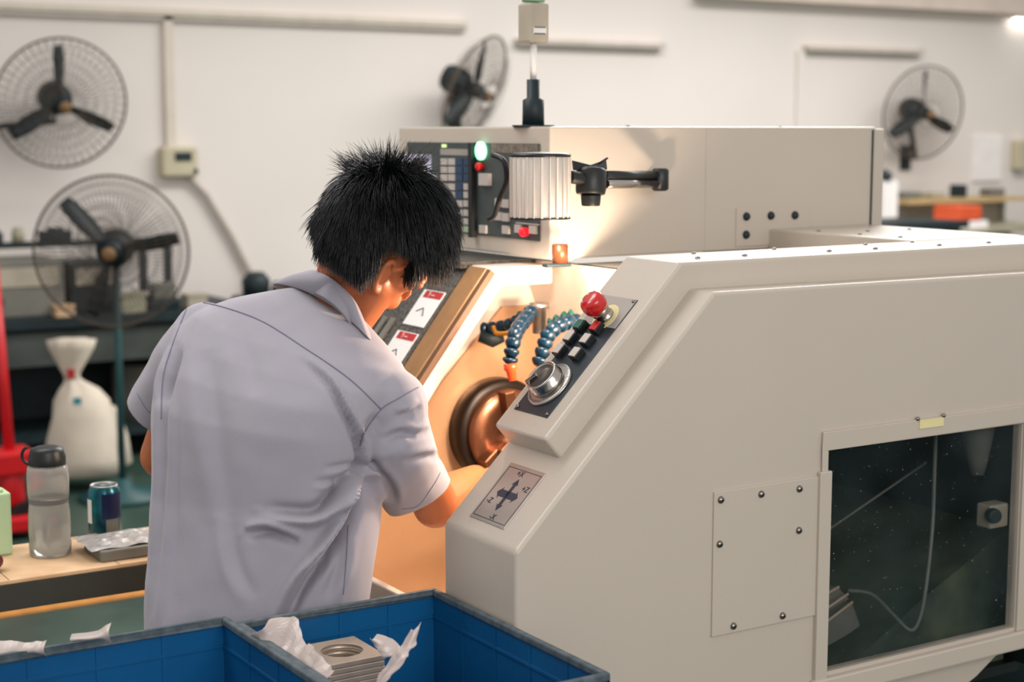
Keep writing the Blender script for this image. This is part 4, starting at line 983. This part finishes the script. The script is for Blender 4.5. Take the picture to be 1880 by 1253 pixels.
# head frame (facing, up, right ear side) in lateral / depth / height
hf = Vector((.80, .52, -.28)).normalized(); hu = Vector((.46, -.247, .853)); hu = (hu - hf * hu.dot(hf)).normalized(); hsd = hf.cross(hu)
HF, HU, HS = rdz(hf), rdz(hu), rdz(hsd); HR = Matrix((HF, HS, HU)).transposed()
HO = at(681, 464, 2.71)
HK = 1.06
def hd(f, s_, u): return HO + (HF * f + HS * s_ + HU * u) * HK
def head_parts(mb):
    mb.ell(hd(.002, 0, .047), (.091, .073, .080), HR, 24, 16)
    mb.ell(hd(-.022, 0, .03), (.062, .066, .066), HR, 20, 12)
    mb.ell(hd(.042, 0, .0), (.050, .061, .070), HR, 20, 12)
    mb.ell(hd(.036, 0, -.036), (.046, .054, .040), HR, 20, 12)
    mb.cap(hd(.012, .043, -.028), hd(.064, .016, -.064), .020, .017); mb.cap(hd(.012, -.043, -.028), hd(.064, -.016, -.064), .020, .017)
    mb.ell(hd(.074, 0, -.068), (.016, .020, .013), HR, 12, 8)
    for s_ in (-1, 1):
        mb.ell(hd(.054, s_ * .036, -.014), (.024, .022, .022), HR, 14, 8)
        mb.cap(hd(.084, s_ * .014, .026), hd(.070, s_ * .044, .024), .009, .008); mb.ell(hd(.0765, s_ * .031, .0115), (.0125, .0150, .0085), HR, 12, 8); mb.ell(hd(.0740, s_ * .031, -.004), (.0115, .0150, .006), HR, 12, 8)
        mb.ell(hd(.100, s_ * .012, -.027), (.010, .008, .007), HR, 10, 6)
        # ear
        e = Matrix.Rotation(s_ * math.radians(24), 3, HU) @ HR
        c = hd(-.006, s_ * .0735, .000)
        mb.ell(c - HS * s_ * .002, (.014, .0045, .025), e, 14, 10); mb.ell(c - HS * s_ * .006 + HF * .006, (.012, .010, .020), e, 14, 10)
        pts = []
        for i in range(15):
            a = math.radians(50 + 225 * i / 14); pts.append(c + e @ Vector((.016 * math.cos(a), s_ * .005, .002 + .030 * math.sin(a))))
        mb.tube(pts, .0052, 8); mb.ell(c + e @ Vector((.004, s_ * .003, -.027)), (.008, .0055, .009), e, 10, 8)
    mb.cap(hd(.088, 0, .018), hd(.106, 0, -.021), .0075, .011)
    mb.cap(hd(.086, -.018, -.044), hd(.086, .018, -.044), .0065, .0065); mb.cap(hd(.092, -.007, -.043), hd(.092, .007, -.043), .006, .006)
    mb.cap(hd(.084, -.015, -.053), hd(.084, .015, -.053), .007, .007)
    mb.cap(hd(-.022, 0, -.01), at(606, 588, 2.805), .049, .044, 20)
    mb.cap(hd(.026, .016, -.030), at(640, 596, 2.765), .040, .036, 20)
    mb.cap(hd(.022, -.016, -.030), at(640, 596, 2.81), .040, .036, 20)
    mb.cap(hd(-.034, 0, .004), at(616, 565, 2.79), .051, .046, 20)
def hand(mb, w, d, palm_n, side, curl):
    """w wrist, d finger direction, palm_n palm normal, side: thumb direction"""
    d = d.normalized(); palm_n = (palm_n - d * palm_n.dot(d)).normalized(); t = side - d * side.dot(d); t = (t - palm_n * t.dot(palm_n)).normalized()
    for i, o_ in enumerate((.030, .010, -.010, -.028)):
        L0 = (.088, .092, .088, .080)[i]; base = w + d * L0 + t * o_; mb.cap(w + d * .012 + t * o_ * .6, base, .0135, .0105, 10)
        fl_ = (.044, .049, .045, .034)[i]; p = base; ang = curl * (.7 + .12 * i); dd = d
        for j in range(3):
            a = ang * (.55, 1.25, 1.9)[j]; dd = (d * math.cos(a) + palm_n * math.sin(a)); ln = fl_ * (1, .62, .5)[j]
            mb.cap(p, p + dd * ln, .0092 - .0009 * j, .0085 - .0010 * j, 10); p = p + dd * ln
    p = w + d * .025 + t * .028; q = p + (d * .6 + t * .65 + palm_n * .35).normalized() * .042; r_ = q + (d * .85 + t * .25 + palm_n * .45).normalized() * .032; z_ = r_ + (d * .9 - t * .05 + palm_n * .5).normalized() * .026
    mb.cap(w + d * .01 + t * .015, p, .015, .013, 10); mb.cap(p, q, .0125, .0108, 10); mb.cap(q, r_, .0105, .0095, 10); mb.cap(r_, z_, .0095, .008, 10)
body = MB(); head_parts(body)
body.rings(torso_rings(.80, .58, 28)[3:-3])
PEL = at(476, 1120, 2.68)
def leg(side, mb):
    hip = PEL + RT * (.088 * side) - UPZ * .02; kn = Vector((hip.x, hip.y, .47)) + FH * .03 + RT * .01 * side; an = Vector((kn.x, kn.y, .09)) - FH * .02 + RT * .01 * side
    mb.cap(hip, kn, .078, .055, 16); mb.cap(kn, an, .056, .040, 16); mb.cap(an, an + FH * .10 + Vector((0, 0, -.045)), .036, .03, 12); return hip, kn, an
body.ell(PEL, (.14, .09, .12), Matrix((RT, FH, UPZ)).transposed(), 24, 14)
legs = [leg(-1, body), leg(1, body)]
body.cap(SHR, ELR, .042, .040, 16); body.cap(ELR, ELR.lerp(WRR, .35), .041, .041, 16); body.cap(ELR.lerp(WRR, .35), WRR, .041, .027, 16)
body.cap(SHL, ELL, .042, .041, 16); body.cap(ELL, ELL.lerp(WRL, .35), .041, .041, 16); body.cap(ELL.lerp(WRL, .35), WRL, .041, .027, 16)
hand(body, WRR, (WRR - ELR) + RT * .05, -UPZ + RT * .3, -RT * .3 + UPZ, .55)
hand(body, WRL, (WRL - ELL) + RT * .05, -UPZ, RT * .4 - FH * .2 + UPZ * .2, .5)
me = remesh(body, .0032, 6, 'person'); bodybvh = BVHTree.FromPolygons([v.co.copy() for v in me.vertices], [tuple(p.vertices) for p in me.polygons])
person = mesh_obj(me, 'person', M_skin, None, MAN)
setp(person, 'person in a light grey-lavender short-sleeved shirt bending over and reaching into the lathe', 'person')
# eyes and brows
for s_ in (-1, 1):
    mb = MB(); mb.ell(hd(.0765, s_ * .031, .006), (.0115, .0130, .0085), HR, 16, 10); mb.cur = 1; mb.ell(hd(.0840, s_ * .031, .002), (.0052, .0052, .0052), HR, 12, 8)
    mb.build('eye', [M_white, M_black], person)
    mb = MB(); mb.tube([hd(.0900, s_ * .014, .028), hd(.0855, s_ * .030, .031), hd(.0760, s_ * .043, .028)], [.003, .0035, .0015], 6); mb.build('eyebrow', M_hair, person)
# trousers and shoes
tr_ = MB(); tr_.ell(PEL + UPZ * .02, (.150, .098, .13), Matrix((RT, FH, UPZ)).transposed(), 24, 14)
for (hip, kn, an) in legs:
    tr_.cap(hip, kn, .084, .072, 18); tr_.cap(kn, an + UPZ * .02, .074, .062, 18)
mesh_obj(remesh(tr_, .009, 4), 'trousers', M_navy, person, MAN)
for (hip, kn, an) in legs:
    mb = MB(); R_ = Matrix((RT, FH, UPZ)).transposed(); g = Vector((an.x, an.y, 0))
    mb.ell(g + FH * -.01 + UPZ * .045, (.042, .055, .042), R_, 16, 10); mb.ell(g + FH * .08 + UPZ * .040, (.047, .095, .034), R_, 18, 10); mb.cap(g + UPZ * .05, g + UPZ * .09, .047, .045, 14)
    s = mesh_obj(remesh(mb, .005, 2), 'shoe', M_shoe, person, MAN)
    rr = [g + FH * (.06 + .125 * math.sin(a)) + RT * (.046 * math.cos(a) * (1 + .12 * math.sin(a))) for a in [2 * PI * i / 28 for i in range(28)]]
    mb = MB(); mb.prism([Vector((p.x, p.y, .001)) for p in rr], (0, 0, .018)); mb.build('sole', M_sole, s)

# shirt
sh = MB(); sh.rings(torso_rings(1, 1, 56))
SC_R = (at(741, 915, 2.745), (at(785, 905, 2.745) - at(735, 760, 2.62)))        # cuff centre region
cuffR = at(781, 903, 2.765); cuffL = at(274, 748, 2.86)
axR = (ELR - SHR).normalized(); axL = (ELL - SHL).normalized()
def sleeve(mb, pts, n=26):
    rl = []
    for i, (c, a, b, ax, w) in enumerate(pts):
        ax = ax.normalized(); u = (w - ax * w.dot(ax)).normalized(); v = ax.cross(u)
        rl.append([c + u * a * math.cos(2 * PI * j / n) + v * b * math.sin(2 * PI * j / n) for j in range(n)])
    mb.rings(rl)
dR = (cuffR - SHR).normalized()
sleeve(sh, [(at(690, 735, 2.62), .062, .070, dR, RT), (at(713, 775, 2.62), .066, .076, dR, RT), (at(728, 825, 2.66), .065, .072, dR, RT), (at(741, 866, 2.71), .064, .066, dR, RT), (at(770, 910, 2.77), .060, .062, dR + RT * .25, RT), (at(797, 950, 2.82), .060, .062, dR + RT * .25, RT)])
sh.ell(at(716, 748, 2.625), (.064, .066, .066), None, 18, 12); sh.ell(at(378, 618, 2.80), (.058, .06, .06), None, 18, 12)
dL = (cuffL - SHL).normalized()
sleeve(sh, [(at(375, 620, 2.78), .055, .066, dL, RT), (at(345, 660, 2.79), .058, .068, dL, RT), (at(318, 700, 2.82), .056, .064, dL, RT), (at(288, 745, 2.85), .054, .06, dL, RT), (at(262, 800, 2.88), .054, .06, dL, RT)])
me = remesh(sh, .0044, 7)
bm = bmesh.new(); bm.from_mesh(me)
def local_cut(c, n, rad):
    vs = {v for v in bm.verts if (v.co - c).length < rad}
    fs = [f for f in bm.faces if all(v in vs for v in f.verts)]; es = {e for f in fs for e in f.edges}; vv = {v for f in fs for v in f.verts}
    bmesh.ops.bisect_plane(bm, geom=list(vv) + list(es) + fs, plane_co=c, plane_no=n, clear_outer=True, clear_inner=False)
local_cut(cuffR, (at(800, 935, 2.78) - at(765, 870, 2.76)) * 1.0, .125)
local_cut(cuffL, (at(262, 775, 2.87) - at(288, 735, 2.85)), .11)
bmesh.ops.bisect_plane(bm, geom=list(bm.verts) + list(bm.edges) + list(bm.faces), plane_co=at(470, 1190, 2.66), plane_no=(0, 0, -1), clear_outer=True)
bm.to_mesh(me); bm.free()
# ---- drape: folds as displacement along the normal
V = np.empty(len(me.vertices) * 3); me.vertices.foreach_get('co', V); V = V.reshape(-1, 3)
Nn = np.empty(len(me.vertices) * 3); me.vertices.foreach_get('normal', Nn); Nn = Nn.reshape(-1, 3)
D_ = V - np.array(CAM); dep = D_ @ np.array(FW); PX = CX + FPX * (D_ @ np.array(RT)) / dep; PY = CY - FPX * (D_ @ np.array(CU)) / dep
back = np.clip(-(Nn @ np.array(FH)) * 2.5 + .3, 0, 1)
disp = np.zeros(len(V))
def seg_fold(pts, width, depth, side=0, ridge=.6):
    if len(pts) > 2: pts = [(p.x, p.y) for p in smooth_path([Vector((a_, b_, 0)) for a_, b_ in pts], 4)]
    """groove along polyline (reference coords), asymmetric: a ridge on one side"""
    global disp
    best = np.full(len(V), 1e9); sgn = np.zeros(len(V)); fade = np.zeros(len(V)); wd = np.zeros(len(V))
    n = len(pts) - 1
    for i in range(n):
        a = np.array(pts[i][:2], float); b = np.array(pts[i + 1][:2], float); ab = b - a; L = np.hypot(*ab)
        t = np.clip(((PX - a[0]) * ab[0] + (PY - a[1]) * ab[1]) / L ** 2, 0, 1)
        dx = PX - (a[0] + t * ab[0]); dy = PY - (a[1] + t * ab[1]); d = np.hypot(dx, dy); m = d < best
        best[m] = d[m]; sgn[m] = np.sign(ab[0] * dy - ab[1] * dx)[m]; u = (i + t) / n; fade[m] = np.sin(np.pi * np.clip(u * .98 + .01, 0, 1))[m] ** .85
    depth = depth * 1.9; width = width * .85
    g = -np.exp(-(best / width) ** 2) * depth
    if side: g = g + ridge * depth * np.exp(-((best * sgn * side - width * 1.5) / (width * 1.0)) ** 2)
    disp += g * fade * back
# curved fold from the shoulder blade down into the armpit
seg_fold([(556, 664), (603, 706), (631, 756), (650, 795), (659, 832), (664, 860), (680, 890), (700, 930)], 8, .012, -1, .7)
# armpit folds
seg_fold([(690, 852), (656, 864), (620, 899), (586, 934), (553, 941), (490, 934)], 12, .021, -1, .9)
seg_fold([(650, 872), (615, 884), (575, 886)], 7, .005, -1, .6)
seg_fold([(664, 850), (630, 856), (595, 862)], 6, .004, -1, .6)
seg_fold([(670, 868), (652, 905), (641, 952), (603, 1019), (556, 1076), (520, 1150)], 13, .026, 1, .8)
seg_fold([(455, 984), (491, 977), (550, 998)], 10, .013, -1, .7)
seg_fold([(424, 940), (428, 1000), (440, 1050), (468, 1100)], 16, .004, 1, .6)
seg_fold([(380, 640), (385, 700), (400, 830), (424, 960)], 24, .005, 1, .6)
seg_fold([(366, 570), (320, 660), (303, 760), (300, 900), (296, 1010), (284, 1130)], 9, .005, 1, .7)
seg_fold([(330, 720), (322, 880), (318, 1010), (306, 1150)], 12, .004, 1, .6)
seg_fold([(430, 590), (455, 660), (470, 730)], 22, .003, 1, .5)
seg_fold([(600, 1100), (622, 1040), (636, 980)], 12, .005, 1, .6)
# sleeve folds, right
seg_fold([(775, 745), (750, 760), (725, 765)], 8, .005, 1, .6)
seg_fold([(795, 790), (765, 800), (735, 795), (700, 810)], 9, .006, 1, .7)
seg_fold([(808, 840), (780, 838), (740, 850)], 9, .005, 1, .7)
seg_fold([(690, 760), (668, 800), (665, 850)], 10, .005, 1, .5)
seg_fold([(725, 930), (715, 890), (680, 850)], 10, .004, 1, .5)
# sleeve, left
seg_fold([(330, 640), (312, 690), (300, 740)], 9, .006, 1, .7)
for i in range(len(V)):
    v = Vector(V[i]); 
    disp[i] += .0035 * noise.noise(v * 9 + Vector((4, 1, 7))) + .0014 * noise.noise(v * 24)
# soft vertical drape below the shoulder blades
low = np.clip((PY - 700) / 300, 0, 1); disp += .004 * low * np.sin(PX / 22 + np.sin(PY / 130) * 1.2) * np.clip((620 - PX) / 300, 0, 1) * back
V2 = V + Nn * disp[:, None]
me.vertices.foreach_set('co', V2.reshape(-1)); me.update()
bvh = BVHTree.FromPolygons([Vector(v) for v in V2], [tuple(p.vertices) for p in me.polygons])
shirt = mesh_obj(me, 'shirt', M_shirt, person, MAN)
sm_ = shirt.modifiers.new('sm', 'SMOOTH'); sm_.factor = .3; sm_.iterations = 1
sd_ = shirt.modifiers.new('sol', 'SOLIDIFY'); sd_.thickness = .0018; sd_.offset = -1
def seam(pts, name='seam', r=.0011, m_=M_seam, lift=.0007):
    P = [Vector((p[0], p[1], 0)) for p in pts]; P = smooth_path(P, 12) if len(P) > 2 else [P[0].lerp(P[1], i / 12) for i in range(13)]
    out = []
    for p in P:
        tgt = at(p.x, p.y, 2.5); d = (tgt - CAM).normalized(); h = bvh.ray_cast(CAM, d)
        if h[0] is not None and (not out or (h[0] - out[-1]).length < .07): out.append(h[0] + (h[1] if h[1].dot(d) < 0 else -h[1]) * lift)
    if len(out) > 2:
        mb = MB(); mb.tube(out, r, 5); return mb.build(name, m_, shirt, fix=False)
seam([(346, 553), (400, 562), (480, 590), (560, 640), (640, 695), (700, 752)])
seam([(662, 818), (672, 790), (700, 752), (735, 730), (768, 712)])
seam([(640, 965), (636, 1030), (630, 1092)], r=.0008)
seam([(348, 556), (322, 620), (300, 690), (296, 770)], r=.0008)
seam([(738, 935), (768, 928), (796, 890), (808, 868)], r=.0006)
seam([(252, 722), (268, 750), (290, 772)], r=.0006)
# collar: stand and turned-down leaf round the neck
def collar():
    fold = [(573, 498, 2.765), (600, 507, 2.705), (628, 527, 2.675), (652, 555, 2.672), (668, 590, 2.70), (674, 606, 2.76), (650, 590, 2.83), (608, 552, 2.85), (580, 515, 2.82)]
    leaf = [(500, 522, 2.79), (552, 533, 0), (600, 557, 0), (643, 590, 0), (677, 622, 0), (704, 650, 2.74), (685, 650, 2.81), (600, 600, 2.87), (530, 550, 2.85)]
    F_ = []
    for i, p in enumerate(fold):
        q = at(*p); d = (q - CAM).normalized(); h = bodybvh.ray_cast(CAM, d)
        if i < 5 and h[0] is not None and (h[0] - CAM).length - .006 < (q - CAM).length: q = h[0] - d * .006
        F_.append(q)
    L_ = []
    for p in leaf:
        if p[2]: L_.append(at(*p)); continue
        d = (at(p[0], p[1], 2.5) - CAM).normalized(); h = bvh.ray_cast(CAM, d); h2 = bodybvh.ray_cast(CAM, d); hs_ = [x[0] for x in (h, h2) if x[0] is not None]
        L_.append(min(hs_, key=lambda v: (v - CAM).length) - d * .007 if hs_ else at(p[0], p[1], 2.66))
    def loop(P, k=6):
        n = len(P); out = []
        for i in range(n):
            p0, p1, p2, p3 = P[i - 1], P[i], P[(i + 1) % n], P[(i + 2) % n]
            for j in range(k):
                t = j / k; out.append(.5 * ((2 * p1) + (p2 - p0) * t + (2 * p0 - 5 * p1 + 4 * p2 - p3) * t * t + (3 * p1 - p0 - 3 * p2 + p3) * t ** 3))
        return out
    Fo, Lo = loop(F_), loop(L_); n = len(Fo); cen = sum(Fo, Vector()) / n
    rows = []
    rows.append([p + (cen - p) * .06 - UPZ * .035 - RT * .012 for p in Fo])
    rows.append([p + (cen - p) * .05 for p in Fo])
    rows.append([p + (p - cen).normalized() * .001 + UPZ * .002 for p in Fo])
    for t in (.15, .4, .7, 1.0):
        rows.append([a_.lerp(b_, t) + ((a_ - cen).normalized() * .006 + FH * -.004) * math.sin(PI * t) for a_, b_ in zip(Fo, Lo)])
    vs = [v for r in rows for v in r]; fs = []
    for k_ in range(len(rows) - 1):
        for i in range(n): j = (i + 1) % n; fs.append((k_ * n + i, k_ * n + j, (k_ + 1) * n + j, (k_ + 1) * n + i))
    mb = MB(); mb.add(vs, fs, True); o = mb.build('collar', M_shirt, shirt, fix=False)
    s_ = o.modifiers.new('sol', 'SOLIDIFY'); s_.thickness = .0022; s_.offset = 0
    ss = o.modifiers.new('sub', 'SUBSURF'); ss.levels = 1; ss.render_levels = 1
    return o
collar()

# hair
def hair():
    mb = MB(); rc = (.094, .077, .086); c0 = (.001, 0, .048)
    def surf(d, k=1.0): return Vector((c0[0] + d.x * rc[0] * k, c0[1] + d.y * rc[1] * k, c0[2] + d.z * rc[2] * k))
    def ok(q):                                        # where hair may lie, in head coordinates
        x, y, z = q
        if x > .085 and z < .040: return False
        if x > .052 and z < .018: return False
        if x > .030 and z < -.012: return False
        if abs(y) > .040 and -.028 < x <= .034 and z < .044 - (.042 if x > .024 else 0): return False
        if z < -.036 - .25 * max(0, x + .05): return False
        if x > -.016 and z < -.02: return False
        return True
    n, m = 56, 40; vs = []; fs = []
    for i in range(m + 1):
        for j in range(n):
            th = PI * i / m; a = 2 * PI * j / n; vs.append(Vector((math.sin(th) * math.cos(a), math.sin(th) * math.sin(a), math.cos(th))))
    for i in range(m):
        for j in range(n):
            q = (i * n + j, (i + 1) * n + j, (i + 1) * n + (j + 1) % n, i * n + (j + 1) % n)
            if all(ok(surf(vs[k_])) for k_ in q): fs.append(q)
    mb.add([hd(*surf(d, 1.05)) for d in vs], fs, True)
    K = Vector((-.28, -.34, .88)).normalized(); rng = random.Random(3); cnt = 0
    T = HR.transposed(); down = T @ Vector((0, 0, -1)); sky = -down; lft = T @ (-RT); rgt = T @ RT
    while cnt < 14000:
        d = Vector((rng.gauss(0, 1), rng.gauss(0, 1), rng.gauss(0, 1))).normalized(); p = surf(d, 1.02)
        if not ok(p): continue
        cnt += 1
        tang = d - K; tang = tang - d * tang.dot(d); ang = math.acos(max(-1, min(1, d.dot(K))))
        tang = tang.normalized() if tang.length > 1e-3 else Vector((1, 0, 0))
        spike = math.exp(-(ang / .52) ** 2) * (1 if rng.random() < .6 else 0)
        L = .044 + .016 * rng.random(); fall = .16
        if d.x > .45: L += .022 * (d.x - .3)
        if d.x < -.2 and d.z < .3: L += .008; fall = .10
        clump = Vector(noise.noise_vector(d * 5.5 + Vector((3, 3, 3)))); c2 = Vector(noise.noise_vector(d * 13))
        if spike > .3: dirv = d * .60 + (sky * .75 + lft * .20) * spike + tang * .35 + clump * .9 + c2 * .35; L *= (.55 + .60 * rng.random())
        else: dirv = tang + d * (.25 + .40 * rng.random()) + down * .40 + clump * .60 + c2 * .50
        dirv = (dirv + Vector((rng.gauss(0, .10), rng.gauss(0, .10), rng.gauss(0, .10)))).normalized()
        pts = [p]; seg = 5; g = dirv; thick = rng.random()
        for k_ in range(seg):
            if spike <= .3: g = (g + down * fall + tang * .05).normalized()
            else: g = (g + tang * .08 + clump * .05).normalized()
            q = pts[-1] + g * (L / seg)
            e = Vector(((q.x - c0[0]) / rc[0], (q.y - c0[1]) / rc[1], (q.z - c0[2]) / rc[2])); ln = e.length
            mn = 1.05 + .022 * k_ + thick * ((.07 if d.x > -.3 else .03) + .19 * max(0, d.z)) + (.014 * k_ if d.x < -.3 and d.z < -.1 else 0)
            if ln < mn: e = e / ln * (ln + (mn - ln) * .8); q = Vector((c0[0] + e.x * rc[0], c0[1] + e.y * rc[1], c0[2] + e.z * rc[2]))
            if not ok(q) and not (q.x > .095 and q.z > -.02): break
            pts.append(q)
        if len(pts) < 3: continue
        r0 = .0010 if spike <= .3 else .0007; nn = len(pts)
        mb.tube([hd(*p_) for p_ in pts], [r0 * (1 - .85 * (i / (nn - 1)) ** 2) for i in range(nn)], 3, cap=False)
    o = mb.build('hair', M_hair, person, fix=False); o['kind'] = 'stuff'
    return o
hair()
